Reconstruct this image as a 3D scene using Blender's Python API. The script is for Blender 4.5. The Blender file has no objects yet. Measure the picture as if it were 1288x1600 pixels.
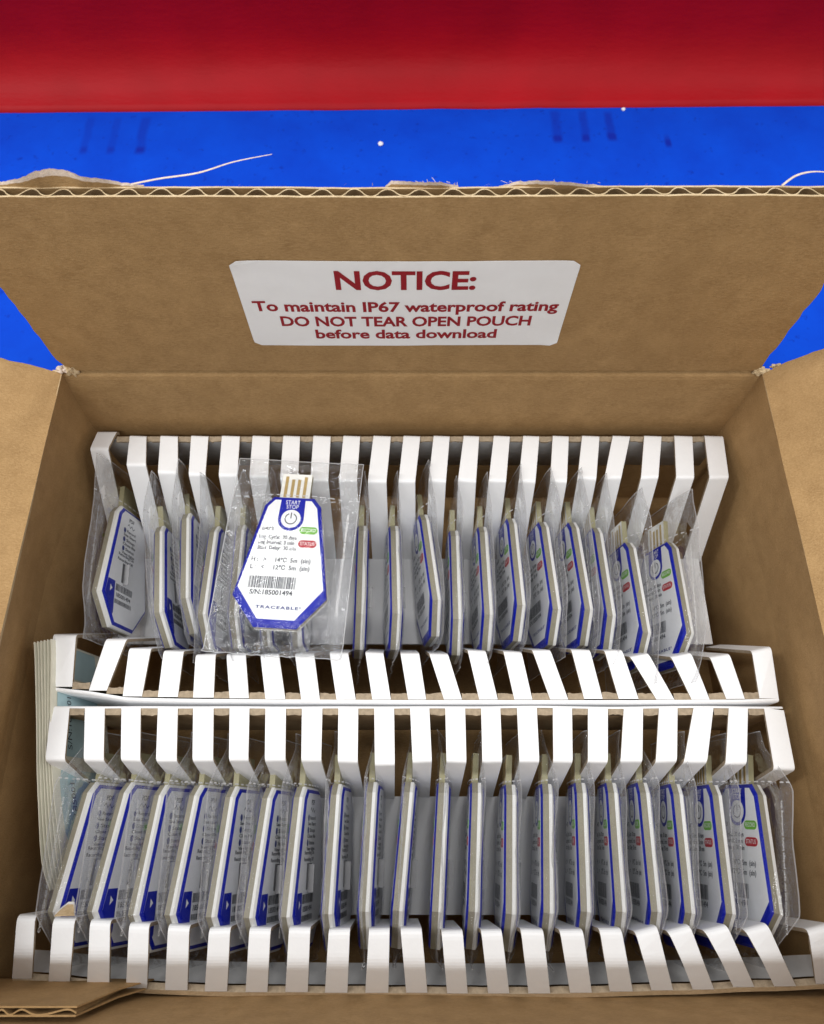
import bpy, bmesh, math, random
from mathutils import Vector, Matrix, noise

random.seed(7)
sc = bpy.context.scene
COL = sc.collection
S = 0.0085                      # everything below is laid out in ~cm; scaled to metres at the end

# ------------------------------------------------------------------ camera
CAM_H, PITCH, F_PX = 30.7, math.radians(66), 1140.0
cam = bpy.data.cameras.new('camera')
cam_o = bpy.data.objects.new('camera', cam)
COL.objects.link(cam_o)
cam_o.location = (0, 0, CAM_H * S)
cam_o.rotation_euler = (math.radians(90) - PITCH, 0, 0)
cam.sensor_fit = 'VERTICAL'
cam.sensor_height = 24.0
cam.lens = F_PX / 1600 * 24.0
cam.clip_start = 0.01
cam.clip_end = 50
cam.dof.use_dof = True
cam.dof.focus_distance = 29.5 * S
cam.dof.aperture_fstop = 15.0
sc.camera = cam_o

# ------------------------------------------------------------------ world and lamps
w = bpy.data.worlds.new('World')
sc.world = w
w.use_nodes = True
bg = w.node_tree.nodes['Background']
bg.inputs['Color'].default_value = (0.93, 0.96, 1.0, 1)
bg.inputs['Strength'].default_value = 0.54


def lamp(name, loc, target, sx, sy, power, color=(1, 0.985, 0.96)):
    l = bpy.data.lights.new(name, 'AREA')
    l.shape = 'RECTANGLE'
    l.size, l.size_y = sx, sy
    l.energy = power
    l.color = color
    o = bpy.data.objects.new(name, l)
    COL.objects.link(o)
    o.location = loc
    d = Vector(target) - Vector(loc)
    o.rotation_euler = d.to_track_quat('-Z', 'Y').to_euler()
    return o


for x_, y_, z_, sx_, sy_, p_ in ((-0.95, 0.20, 1.50, .16, 1.1, 12.5), (0.15, 0.70, 1.65, .16, .9, 4.5), (0.95, 0.15, 1.50, .16, 1.1, 6.3),
                                 (-0.10, -0.75, 1.35, 1.1, .16, 9), (-0.55, 0.95, 1.6, .9, .16, 4.0)):  # left and right are ceiling rows; front added to brighten flap, rear for glints
    lamp('ceiling_and_fill_lamp', (x_, y_, z_), (0, 0.10, 0), sx_, sy_, p_)

sc.view_settings.view_transform = 'Standard'
sc.view_settings.look = 'None'
sc.view_settings.exposure = 0.05
sc.view_settings.gamma = 1.0
sc.cycles.transparent_max_bounces = 40
sc.cycles.max_bounces = 10
sc.cycles.diffuse_bounces = 5
sc.cycles.use_denoising = True
sc.cycles.caustics_reflective = False
sc.cycles.caustics_refractive = False

# ------------------------------------------------------------------ layout helper
_F = (0, math.cos(PITCH), -math.sin(PITCH))
_U = (0, math.sin(PITCH), math.cos(PITCH))


def _ray(px, py):
    a, b = (px - 644) / F_PX, (800 - py) / F_PX
    return a, _F[1] + b * _U[1], _F[2] + b * _U[2]


def at(px, py, z):
    """point of the horizontal plane z that was measured at pixel (px, py) of the photograph"""
    d = _ray(px, py)
    t = (z - CAM_H) / d[2]
    return Vector((d[0] * t, d[1] * t, z))


def aty(px, py, y):
    d = _ray(px, py)
    t = y / d[1]
    return Vector((d[0] * t, y, CAM_H + d[2] * t))


def ro(px, z=0, py=800):
    return at(px, py, z).x


# ------------------------------------------------------------------ materials
def newmat(name):
    m = bpy.data.materials.new(name)
    m.use_nodes = True
    nt = m.node_tree
    return m, nt, nt.nodes, nt.links, nt.nodes['Principled BSDF']


def coords(N, L, scale=(1, 1, 1), out='Object'):
    tc = N.new('ShaderNodeTexCoord')
    mp = N.new('ShaderNodeMapping')
    k = 1 / S if out == 'Object' else 1
    mp.inputs['Scale'].default_value = [c * k for c in scale]
    L.new(tc.outputs[out], mp.inputs['Vector'])
    return mp.outputs['Vector']


def noise_n(N, L, vec, scale, detail=3, rough=0.55):
    n = N.new('ShaderNodeTexNoise')
    n.inputs['Scale'].default_value = scale
    n.inputs['Detail'].default_value = detail
    n.inputs['Roughness'].default_value = rough
    L.new(vec, n.inputs['Vector'])
    return n.outputs['Fac']


def ramp(N, L, fac, stops):
    r = N.new('ShaderNodeValToRGB')
    e = r.color_ramp.elements
    while len(e) < len(stops):
        e.new(0.5)
    for el, (p, c) in zip(e, stops):
        el.position = p
        el.color = (*c, 1) if len(c) == 3 else c
    L.new(fac, r.inputs['Fac'])
    return r.outputs['Color']


def mixc(N, L, fac, a, b, mode='MIX'):
    m = N.new('ShaderNodeMix')
    m.data_type = 'RGBA'
    m.blend_type = mode
    for sock, v in ((m.inputs['Factor'], fac), (m.inputs['A'], a), (m.inputs['B'], b)):
        if isinstance(v, (int, float)):
            sock.default_value = v
        elif isinstance(v, tuple):
            sock.default_value = (*v, 1)
        else:
            L.new(v, sock)
    return m.outputs['Result']


def math_n(N, L, op, a, b=None, c=None, clamp=False):
    m = N.new('ShaderNodeMath')
    m.operation = op
    m.use_clamp = clamp
    for i, v in enumerate((a, b, c)):
        if v is None:
            continue
        if isinstance(v, (int, float)):
            m.inputs[i].default_value = v
        else:
            L.new(v, m.inputs[i])
    return m.outputs[0]


def bump(N, L, h, strength, dist, bsdf, normal_in='Normal'):
    b = N.new('ShaderNodeBump')
    b.inputs['Strength'].default_value = strength
    b.inputs['Distance'].default_value = dist * S
    L.new(h, b.inputs['Height'])
    L.new(b.outputs['Normal'], bsdf.inputs[normal_in])


def kraft(name, light=(0.415, 0.258, 0.112), dark=(0.300, 0.178, 0.072), flute=None):
    m, nt, N, L, B = newmat(name)
    v = coords(N, L)
    n1 = noise_n(N, L, v, 1.1, 4, 0.6)
    c = ramp(N, L, n1, [(0.25, dark), (0.75, light)])
    vf = coords(N, L, (1, 3.5, 3.5))
    n2 = noise_n(N, L, vf, 5, 5, 0.7)                 # felt-like fibres
    c = mixc(N, L, math_n(N, L, 'MULTIPLY', ramp(N, L, n2, [(0.42, (0, 0, 0)), (0.72, (1, 1, 1))]), 0.55), c,
             (light[0] * 1.35, light[1] * 1.4, light[2] * 1.55))
    n3 = noise_n(N, L, v, 16, 2, 0.6)
    c = mixc(N, L, math_n(N, L, 'MULTIPLY', ramp(N, L, n3, [(0.58, (0, 0, 0)), (0.75, (1, 1, 1))]), 0.45), c,
             (dark[0] * 0.65, dark[1] * 0.6, dark[2] * 0.55))
    n4 = noise_n(N, L, coords(N, L, (1, .6, .6)), 0.33, 5, 0.7)
    c = mixc(N, L, math_n(N, L, 'MULTIPLY', ramp(N, L, n4, [(0.45, (0, 0, 0)), (0.62, (1, 1, 1))]), 0.30), c, dark)
    L.new(c, B.inputs['Base Color'])
    B.inputs['Roughness'].default_value = 0.78
    B.inputs['Specular IOR Level'].default_value = 0.25
    h = math_n(N, L, 'ADD', math_n(N, L, 'MULTIPLY', n2, 0.6), math_n(N, L, 'MULTIPLY', n3, 0.4))
    if flute is not None:
        wv = N.new('ShaderNodeTexWave')
        wv.bands_direction = flute
        wv.inputs['Scale'].default_value = 0.31
        wv.inputs['Distortion'].default_value = 0.4
        L.new(v, wv.inputs['Vector'])
        h = math_n(N, L, 'ADD', h, math_n(N, L, 'MULTIPLY', wv.outputs['Fac'], 0.5))
    bump(N, L, h, 0.5, 0.06, B)
    return m


def plain(name, col, rough=0.5, spec=0.5, var=0.06, nscale=2.0, bumpd=0.0, bscale=10):
    m, nt, N, L, B = newmat(name)
    v = coords(N, L)
    n = noise_n(N, L, v, nscale, 4, 0.6)
    d = tuple(max(0, c * (1 - var)) for c in col)
    u = tuple(min(1, c * (1 + var)) for c in col)
    L.new(ramp(N, L, n, [(0.3, d), (0.7, u)]), B.inputs['Base Color'])
    B.inputs['Roughness'].default_value = rough
    B.inputs['Specular IOR Level'].default_value = spec
    if bumpd:
        bump(N, L, noise_n(N, L, v, bscale, 4, 0.6), 0.5, bumpd, B)
    return m


M_KRAFT = kraft('kraft_cardboard', flute='X')
M_KRAFT2 = kraft('kraft_cardboard_side', flute='Y')
M_EDGE = kraft('kraft_raw_edge', (0.64, 0.50, 0.31), (0.48, 0.35, 0.19))
M_FIBRE = plain('torn_paper_fibre', (0.72, 0.60, 0.50), 0.9, 0.1, 0.15, 8, 0.05)
M_TRAY = plain('tray_white_paper', (0.86, 0.865, 0.875), 0.45, 0.35, 0.015, 1.2, 0.02, 3)
M_TRAYIN = plain('tray_shaded_paper', (0.52, 0.52, 0.52), 0.7, 0.2, 0.06, 1.5, 0.03, 6)  # white tray paper with its shade put into a grey colour
M_TRAYK = kraft('tray_kraft_inside', (0.36, 0.25, 0.14), (0.25, 0.165, 0.085))
M_FLUTE = kraft('shaded_fluting_paper', (0.20, 0.128, 0.062), (0.15, 0.094, 0.044))  # fluting medium, darkened so the shade of the hollows sits in its colour
M_STICK = plain('sticker_paper', (0.88, 0.885, 0.895), 0.4, 0.4, 0.02, 0.8, 0.015, 2)
M_DKRED = plain('dark_red_ink', (0.30, 0.005, 0.013), 0.5, 0.3, 0.05)
M_CASEW = plain('case_white_plastic', (0.82, 0.82, 0.80), 0.35, 0.5, 0.02)
M_CASET = plain('case_beige_side', (0.29, 0.265, 0.195), 0.45, 0.4, 0.08, 3, 0.02, 6)
M_LABW = plain('label_white', (0.86, 0.87, 0.88), 0.3, 0.5, 0.01)
M_LABG = plain('back_label_white', (0.84, 0.85, 0.87), 0.35, 0.5, 0.02)
M_BLUE = plain('label_blue', (0.003, 0.012, 0.36), 0.35, 0.2, 0.04)
M_NAVY = plain('navy_ink', (0.02, 0.035, 0.20), 0.4, 0.4, 0.04)
M_INK = plain('dark_grey_ink', (0.055, 0.06, 0.075), 0.5, 0.3, 0.05)
M_GREY = plain('grey_ink', (0.07, 0.075, 0.09), 0.5, 0.3, 0.05)
M_GREEN = plain('green_button', (0.17, 0.46, 0.05), 0.35, 0.5, 0.05)
M_RED = plain('red_button', (0.46, 0.02, 0.03), 0.35, 0.5, 0.05)
M_WINK = plain('white_ink', (0.9, 0.9, 0.9), 0.5, 0.3, 0.01)
M_GOLD = plain('gold_contact', (0.50, 0.36, 0.15), 0.35, 0.5, 0.06)
M_GOLD.node_tree.nodes['Principled BSDF'].inputs['Metallic'].default_value = 0.35
M_OLIVE = plain('plug_edge_olive', (0.40, 0.37, 0.22), 0.45, 0.4, 0.06)
M_PLUG = plain('plug_board', (0.80, 0.80, 0.76), 0.35, 0.5, 0.02)
M_TAB = plain('clip_tab_grey', (0.34, 0.34, 0.35), 0.35, 0.5, 0.05)
M_CLIP = plain('clip_cut_shade', (0.06, 0.06, 0.065), 0.3, 0.5, 0.1)  # dark tone standing for the shade inside the tab's cut
M_CREAM = plain('label_liner_cream', (0.74, 0.72, 0.60), 0.55, 0.3, 0.05, 1.5)
M_TEAL = plain('teal_label', (0.40, 0.55, 0.58), 0.5, 0.3, 0.04)
M_SPECK = plain('lint', (0.8, 0.8, 0.82), 0.9, 0.1, 0.05)


def film_mat():
    m, nt, N, L, B = newmat('clear_pouch_film')
    N.remove(B)
    uv = N.new('ShaderNodeUVMap')
    sp = N.new('ShaderNodeSeparateXYZ')
    L.new(uv.outputs['UV'], sp.inputs[0])
    u, v = sp.outputs[0], sp.outputs[1]          # u in cm (-2.85..2.85), v in cm (-1.1..7.9)
    au = math_n(N, L, 'ABSOLUTE', u)
    side = math_n(N, L, 'GREATER_THAN', au, 2.1)
    # embossed fine hatch in the side seals
    vec = uv.outputs['UV']
    ck = N.new('ShaderNodeTexChecker')
    ck.inputs['Scale'].default_value = 22
    rot = N.new('ShaderNodeMapping')
    rot.inputs['Rotation'].default_value = (0, 0, 0.78)
    L.new(vec, rot.inputs['Vector'])
    L.new(rot.outputs['Vector'], ck.inputs['Vector'])
    hatch = math_n(N, L, 'MULTIPLY', ck.outputs['Fac'], side)
    # printed dashes at the tear line
    dv = math_n(N, L, 'ABSOLUTE', math_n(N, L, 'SUBTRACT', v, 5.97))
    dash = math_n(N, L, 'MULTIPLY', math_n(N, L, 'LESS_THAN', dv, 0.028),
                  math_n(N, L, 'LESS_THAN', math_n(N, L, 'FRACT', math_n(N, L, 'MULTIPLY', u, 2.6)), 0.6))
    # light caught by the cut edges, painted in as white haze
    ev = math_n(N, L, 'ABSOLUTE', math_n(N, L, 'SUBTRACT', v, 3.4))
    edge = math_n(N, L, 'MAXIMUM', math_n(N, L, 'GREATER_THAN', au, 2.815), math_n(N, L, 'GREATER_THAN', ev, 4.465))
    seal = math_n(N, L, 'MAXIMUM', side, math_n(N, L, 'GREATER_THAN', ev, 4.05))
    haze = math_n(N, L, 'ADD', 0.003, math_n(N, L, 'MULTIPLY', seal, 0.035))
    haze = math_n(N, L, 'ADD', haze, math_n(N, L, 'MULTIPLY', hatch, 0.05))
    haze = math_n(N, L, 'ADD', haze, math_n(N, L, 'MULTIPLY', edge, 0.42))
    haze = math_n(N, L, 'ADD', haze, math_n(N, L, 'MULTIPLY', dash, 0.7), clamp=True)
    tr = N.new('ShaderNodeBsdfTransparent')
    tr.inputs['Color'].default_value = (0.975, 0.978, 0.98, 1)
    gl = N.new('ShaderNodeBsdfGlossy')
    gl.inputs['Roughness'].default_value = 0.035
    gl.inputs['Color'].default_value = (0.95, 0.96, 1, 1)
    df = N.new('ShaderNodeBsdfDiffuse')
    df.inputs['Color'].default_value = (0.82, 0.83, 0.85, 1)
    tl = N.new('ShaderNodeBsdfTranslucent')
    tl.inputs['Color'].default_value = (0.8, 0.81, 0.83, 1)
    dd = N.new('ShaderNodeMixShader')
    dd.inputs[0].default_value = 0.4
    L.new(df.outputs[0], dd.inputs[1])
    L.new(tl.outputs[0], dd.inputs[2])
    vv = coords(N, L)
    wr = noise_n(N, L, vv, 2.2, 4, 0.55)
    wr2 = noise_n(N, L, vv, 1.5, 3, 0.6)
    ridge = math_n(N, L, 'ABSOLUTE', math_n(N, L, 'SUBTRACT', wr2, 0.5))          # sharp creases
    h = math_n(N, L, 'ADD', math_n(N, L, 'MULTIPLY', wr, 0.8), math_n(N, L, 'MULTIPLY', ridge, 1.4))
    h = math_n(N, L, 'ADD', h, math_n(N, L, 'MULTIPLY', hatch, 0.05))
    # crinkled bottom seal and, weaker, the top
    zone = math_n(N, L, 'DIVIDE', math_n(N, L, 'SUBTRACT', 0.35, v), 0.6, clamp=True)
    zone = math_n(N, L, 'MAXIMUM', zone, math_n(N, L, 'MULTIPLY', math_n(N, L, 'DIVIDE', math_n(N, L, 'SUBTRACT', v, 6.2), 1.0, clamp=True), 0.4))
    vo = N.new('ShaderNodeTexVoronoi')
    vo.inputs['Scale'].default_value = 2.6
    L.new(vv, vo.inputs['Vector'])
    h = math_n(N, L, 'ADD', h, math_n(N, L, 'MULTIPLY', zone, math_n(N, L, 'MULTIPLY', vo.outputs['Distance'], 1.6)))
    bp = N.new('ShaderNodeBump')
    # the film lies taut over the logger itself
    du = math_n(N, L, 'DIVIDE', math_n(N, L, 'SUBTRACT', au, 1.45), 0.5, clamp=True)
    dv2 = math_n(N, L, 'DIVIDE', math_n(N, L, 'SUBTRACT', math_n(N, L, 'ABSOLUTE', math_n(N, L, 'SUBTRACT', v, 3.3)), 2.5), 0.6, clamp=True)
    taut = math_n(N, L, 'ADD', 0.12, math_n(N, L, 'MULTIPLY', math_n(N, L, 'MAXIMUM', du, dv2), 0.5))
    L.new(taut, bp.inputs['Strength'])
    bp.inputs['Distance'].default_value = 0.15 * S
    L.new(h, bp.inputs['Height'])
    L.new(bp.outputs['Normal'], gl.inputs['Normal'])
    lw = N.new('ShaderNodeLayerWeight')
    lw.inputs['Blend'].default_value = 0.22
    L.new(bp.outputs['Normal'], lw.inputs['Normal'])
    fac = math_n(N, L, 'ADD', 0.034, math_n(N, L, 'MULTIPLY', lw.outputs['Fresnel'], 0.30), clamp=True)
    m1 = N.new('ShaderNodeMixShader')
    L.new(fac, m1.inputs[0])
    L.new(tr.outputs[0], m1.inputs[1])
    L.new(gl.outputs[0], m1.inputs[2])
    m2 = N.new('ShaderNodeMixShader')
    L.new(haze, m2.inputs[0])
    L.new(m1.outputs[0], m2.inputs[1])
    L.new(dd.outputs[0], m2.inputs[2])
    L.new(m2.outputs[0], N['Material Output'].inputs['Surface'])
    return m


M_FILM = film_mat()


def table_mat():
    m, nt, N, L, B = newmat('blue_table_paint')
    v = coords(N, L)
    sp = N.new('ShaderNodeSeparateXYZ')
    L.new(v, sp.inputs[0])
    n = noise_n(N, L, v, 0.25, 4, 0.6)
    c = ramp(N, L, n, [(0.3, (0.001, 0.048, 0.52)), (0.7, (0.001, 0.066, 0.62))])
    n2 = noise_n(N, L, v, 1.6, 3, 0.7)                                 # small dark specks
    c = mixc(N, L, math_n(N, L, 'MULTIPLY', ramp(N, L, n2, [(0.62, (0, 0, 0)), (0.72, (1, 1, 1))]), 0.55), c, (0.002, 0.018, 0.28))
    wob = noise_n(N, L, v, 0.5, 3, 0.6)
    # worn scuff marks: (x, y0, y1, half width, strength)
    marks = []
    for px, py0, py1, hw, st in SCUFFS:
        a, b = at(px, py0, TABLE_Z), at(px, py1, TABLE_Z)
        marks.append((a.x, b.y, a.y, hw, st))
    tot = None
    for x, y0, y1, hw, st in marks:
        dx = math_n(N, L, 'ABSOLUTE', math_n(N, L, 'SUBTRACT', math_n(N, L, 'ADD', sp.outputs[0], math_n(N, L, 'MULTIPLY', wob, 0.5)), x + 0.25))
        mx = math_n(N, L, 'DIVIDE', math_n(N, L, 'SUBTRACT', hw, dx), hw * 0.6, clamp=True)
        ym = (y0 + y1) / 2
        dy = math_n(N, L, 'ABSOLUTE', math_n(N, L, 'SUBTRACT', sp.outputs[1], ym))
        my = math_n(N, L, 'DIVIDE', math_n(N, L, 'SUBTRACT', (y1 - y0) / 2, dy), 0.5, clamp=True)
        # the near end of each mark is darkest
        ne = math_n(N, L, 'DIVIDE', math_n(N, L, 'SUBTRACT', y0 + 1.1, sp.outputs[1]), 0.4, clamp=True)
        s = math_n(N, L, 'MULTIPLY', math_n(N, L, 'ADD', math_n(N, L, 'MULTIPLY', ne, 0.5), math_n(N, L, 'ADD', math_n(N, L, 'MULTIPLY', wob, 0.5), 0.15)), st)
        k = math_n(N, L, 'MULTIPLY', math_n(N, L, 'MULTIPLY', mx, my), s)
        tot = k if tot is None else math_n(N, L, 'MAXIMUM', tot, k)
    tot = math_n(N, L, 'MINIMUM', tot, 0.85)
    c = mixc(N, L, tot, c, (0.004, 0.015, 0.30))
    L.new(c, B.inputs['Base Color'])
    B.inputs['Roughness'].default_value = 0.6
    B.inputs['Specular IOR Level'].default_value = 0.08
    return m


TABLE_Z = -9.0
SCUFFS = [(145, 180, 243, .42, .7), (186, 180, 243, .42, .65), (230, 180, 243, .5, 1.0),
          (866, 170, 225, .45, 1.1), (909, 170, 224, .45, 1.2), (950, 172, 222, .45, 1.2), (1041, 208, 232, .3, 1.2)]
M_TABLE = table_mat()


def vinyl_mat():
    m, nt, N, L, B = newmat('red_vinyl')
    v = coords(N, L)
    n = noise_n(N, L, v, 0.2, 3, 0.5)
    L.new(ramp(N, L, n, [(0.3, (0.32, 0.001, 0.005)), (0.7, (0.38, 0.0015, 0.007))]), B.inputs['Base Color'])
    B.inputs['Roughness'].default_value = 0.5
    B.inputs['Specular IOR Level'].default_value = 0.16
    vo = N.new('ShaderNodeTexVoronoi')
    vo.inputs['Scale'].default_value = 3.2
    L.new(coords(N, L, (0.6, 1, 1)), vo.inputs['Vector'])
    wr = noise_n(N, L, coords(N, L, (0.22, 1, 1)), 1.1, 5, 0.6)
    h = math_n(N, L, 'ADD', math_n(N, L, 'MULTIPLY', vo.outputs['Distance'], 0.2), wr)
    bump(N, L, h, 0.12, 0.3, B)
    return m


M_VINYL = vinyl_mat()


# ------------------------------------------------------------------ builders
class MB:
    """collects polygons (world cm) and links them as one mesh object"""

    def __init__(self):
        self.v, self.f, self.m, self.mats, self.uv = [], [], [], [], {}

    def mi(self, mat):
        if mat not in self.mats:
            self.mats.append(mat)
        return self.mats.index(mat)

    def poly(self, pts, mat):
        b = len(self.v)
        self.v += [tuple(p) for p in pts]
        self.f.append(tuple(range(b, b + len(pts))))
        self.m.append(self.mi(mat))

    def mesh(self, verts, faces, mat):
        b = len(self.v)
        self.v += [tuple(p) for p in verts]
        for q in faces:
            self.f.append(tuple(b + i for i in q))
            self.m.append(self.mi(mat))

    def box(self, lo, hi, mat, mats=None):
        x0, y0, z0 = lo
        x1, y1, z1 = hi
        vs = [(x0, y0, z0), (x1, y0, z0), (x1, y1, z0), (x0, y1, z0), (x0, y0, z1), (x1, y0, z1), (x1, y1, z1), (x0, y1, z1)]
        fs = [(0, 3, 2, 1), (4, 5, 6, 7), (0, 1, 5, 4), (1, 2, 6, 5), (2, 3, 7, 6), (3, 0, 4, 7)]   # -z +z -y +x +y -x
        for i, q in enumerate(fs):
            self.mesh(vs, [q], (mats or {}).get(i, mat))

    def prism(self, outline, z0, z1, mat, side=None, cap0=True):
        """outline (ccw xy) extruded in z"""
        n = len(outline)
        a = [(x, y, z0) for x, y in outline]
        b = [(x, y, z1) for x, y in outline]
        self.poly(b, mat)
        if cap0:
            self.poly(a[::-1], mat)
        for i in range(n):
            j = (i + 1) % n
            self.poly([a[i], a[j], b[j], b[i]], side or mat)

    def ribbon(self, left, right, thick, mat, edge, back=None):
        """strip of sheet material: left/right point lists, thickness below"""
        n = len(left)
        nm = []
        for i in range(n):
            i0, i1 = max(0, i - 1), min(n - 1, i + 1)
            t = Vector(left[i1]) - Vector(left[i0])
            s = Vector(right[i]) - Vector(left[i])
            nn = s.cross(t)
            nn.normalize()
            nm.append(nn * thick)
        ll = [Vector(p) - q for p, q in zip(left, nm)]
        rr = [Vector(p) - q for p, q in zip(right, nm)]
        for i in range(n - 1):
            self.poly([left[i], right[i], right[i + 1], left[i + 1]], mat)
            self.poly([ll[i + 1], rr[i + 1], rr[i], ll[i]], back or edge)
            self.poly([left[i], left[i + 1], ll[i + 1], ll[i]], edge)
            self.poly([right[i + 1], right[i], rr[i], rr[i + 1]], edge)
        self.poly([right[0], left[0], ll[0], rr[0]], edge)
        self.poly([left[-1], right[-1], rr[-1], ll[-1]], edge)

    def build(self, name, parent=None, origin=(0, 0, 0), smooth=False, merge=False, loc=None):
        me = bpy.data.meshes.new(name)
        o3 = Vector(origin)
        me.from_pydata([tuple(Vector(p) - o3) for p in self.v], [], self.f)
        for m in self.mats:
            me.materials.append(m)
        me.polygons.foreach_set('material_index', self.m)
        if merge:
            bm = bmesh.new()
            bm.from_mesh(me)
            bmesh.ops.remove_doubles(bm, verts=bm.verts, dist=1e-4)
            bm.to_mesh(me)
            bm.free()
        if smooth:
            me.polygons.foreach_set('use_smooth', [True] * len(me.polygons))
        me.update()
        o = bpy.data.objects.new(name, me)
        COL.objects.link(o)
        if parent is not None:
            o.parent = parent
        elif loc is None:
            o.location = o3
        if loc is not None:
            o.location = loc
        return o


def empty(name, loc, label, cat, group=None):
    o = bpy.data.objects.new(name, None)
    o.empty_display_size = 0.01
    COL.objects.link(o)
    o.location = loc
    o['label'] = label
    o['category'] = cat
    if group:
        o['group'] = group
    return o


_tc = {}


def text2d(s, size, align='CENTER', bold=0.0, xs=1.0, spacing=1.0):
    """flat lettering as (verts, faces) in the xy plane"""
    c = bpy.data.curves.new('lettering', 'FONT')
    c.body = s
    c.size = size
    c.align_x = align
    c.align_y = 'CENTER'
    c.offset = bold
    c.space_character = spacing
    c.resolution_u = 3
    o = bpy.data.objects.new('lettering', c)
    COL.objects.link(o)
    dg = bpy.context.evaluated_depsgraph_get()
    me = bpy.data.meshes.new_from_object(o.evaluated_get(dg))
    vs = [(v.co.x * xs, v.co.y) for v in me.vertices]
    fs = [tuple(p.vertices) for p in me.polygons]
    bpy.data.objects.remove(o)
    bpy.data.curves.remove(c)
    bpy.data.meshes.remove(me)
    # keep every face turned to +z
    out = []
    for q in fs:
        ar = sum(vs[q[i]][0] * vs[q[(i + 1) % len(q)]][1] - vs[q[(i + 1) % len(q)]][0] * vs[q[i]][1] for i in range(len(q)))
        out.append(q if ar > 0 else q[::-1])
    return vs, out


def rough_line(a, b, n, amp, seed, up):
    """points from a to b with a torn, irregular offset along `up`"""
    pts = []
    for i in range(n + 1):
        t = i / n
        p = Vector(a).lerp(Vector(b), t)
        k = noise.noise(Vector((seed, t * n * 0.35, 0))) * amp + noise.noise(Vector((seed + 9, t * n * 0.9, 3))) * amp * 0.6
        pts.append(p + Vector(up) * k)
    return pts


# ------------------------------------------------------------------ table
mb = MB()
mb.box((-95, -45, TABLE_Z - 2.2), (95, 120, TABLE_Z), M_TABLE)
tb = mb.build('table_surface')
tb['kind'] = 'structure'

# white specks of lint on the table
for px, py, r, lab in ((595, 226, .2, 'round white lint speck on the blue table above the middle of the box flap'),
                       (974, 172, .16, 'small white lint speck on the blue table beside the red panel edge')):
    c = at(px, py, TABLE_Z)
    bm = bmesh.new()
    bmesh.ops.create_icosphere(bm, subdivisions=2, radius=r)
    for v in bm.verts:
        v.co *= 1 + 0.35 * noise.noise(v.co * 4 / r * 0.3 + Vector((px, 0, 0)))
        v.co.z = v.co.z * 0.55 + r * 0.5
    me = bpy.data.meshes.new('lint_speck')
    bm.to_mesh(me)
    bm.free()
    me.materials.append(M_SPECK)
    o = bpy.data.objects.new('lint_speck', me)
    COL.objects.link(o)
    o.location = c
    o['label'] = lab
    o['category'] = 'lint'

# ------------------------------------------------------------------ red vinyl panel
mb = MB()
prof = [(-0.1, 0.02), (0.0, 0.22), (0.35, 0.36), (1.0, 0.62), (1.9, 1.15), (2.6, 1.9), (3.1, 2.9), (3.4, 4.2), (3.55, 6), (3.6, 8), (3.6, 12), (3.6, 22)]
NX = 60
grid = []
for i in range(NX + 1):
    x = -60 + 120 * i / NX
    y0 = 52.55 + (x / 60) * 0.75 + 0.12 * noise.noise(Vector((x * 0.25, 1, 0)))
    row = [(x, y0 + py, TABLE_Z + pz) for py, pz in prof]
    row += [(x, y0 + 5.2, TABLE_Z + 22), (x, y0 + 5.2, TABLE_Z + 0.02)]
    grid.append(row)
k = len(grid[0])
vs = [p for r in grid for p in r]
fs = [(i * k + j, (i + 1) * k + j, (i + 1) * k + j + 1, i * k + j + 1) for i in range(NX) for j in range(k - 1)]
fs += [tuple(range(k))[::-1], tuple(NX * k + j for j in range(k))]
mb.mesh(vs, fs, M_VINYL)
rp = mb.build('red_panel', origin=(0, 54, TABLE_Z), smooth=True)
rp['label'] = 'red grained vinyl panel standing on the blue table behind the cardboard box'
rp['category'] = 'panel'

# ------------------------------------------------------------------ cardboard box
ZC = 4.0                # crease height
YB, YF = 18.71, -5.45   # inside of the back and front wall
XL, XR = -15.35, 15.35  # at the crease
ZB = -8.6
box = empty('cardboard_box', (0, 6.6, ZB - 0.35), 'open brown corrugated cardboard box with its flaps folded out, holding two white trays', 'box')
BO = box.location.copy()


def sheet(fn, nu, nv, thick, mat, name, edge=None, smooth=True, seed=0):
    """solid sheet: fn(s,t) gives the inner face, thickness goes away along -normal"""
    g = [[Vector(fn(i / nu, j / nv)) for j in range(nv + 1)] for i in range(nu + 1)]
    c = MB()
    P = lambda i, j: i * (nv + 1) + j
    top = [p for r in g for p in r]
    nrm = []
    for i in range(nu + 1):
        for j in range(nv + 1):
            a = g[min(nu, i + 1)][j] - g[max(0, i - 1)][j]
            b = g[i][min(nv, j + 1)] - g[i][max(0, j - 1)]
            q = a.cross(b)
            q.normalize()
            nrm.append(q)
    bot = [p - q * thick for p, q in zip(top, nrm)]
    c.mesh(top, [(P(i, j), P(i + 1, j), P(i + 1, j + 1), P(i, j + 1)) for i in range(nu) for j in range(nv)], mat)
    c.mesh(bot, [(P(i, j), P(i, j + 1), P(i + 1, j + 1), P(i + 1, j)) for i in range(nu) for j in range(nv)], mat)
    e = edge or M_EDGE
    for i in range(nu):
        c.poly([top[P(i + 1, 0)], top[P(i, 0)], bot[P(i, 0)], bot[P(i + 1, 0)]], e)
        c.poly([top[P(i, nv)], top[P(i + 1, nv)], bot[P(i + 1, nv)], bot[P(i, nv)]], e)
    for j in range(nv):
        c.poly([top[P(0, j)], top[P(0, j + 1)], bot[P(0, j + 1)], bot[P(0, j)]], e)
        c.poly([top[P(nu, j + 1)], top[P(nu, j)], bot[P(nu, j)], bot[P(nu, j + 1)]], e)
    return c.build(name, box, BO)


def nz(x, y, z, s, a):
    return a * noise.noise(Vector((x * s, y * s, z * s + 5)))


TH = 0.42
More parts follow.
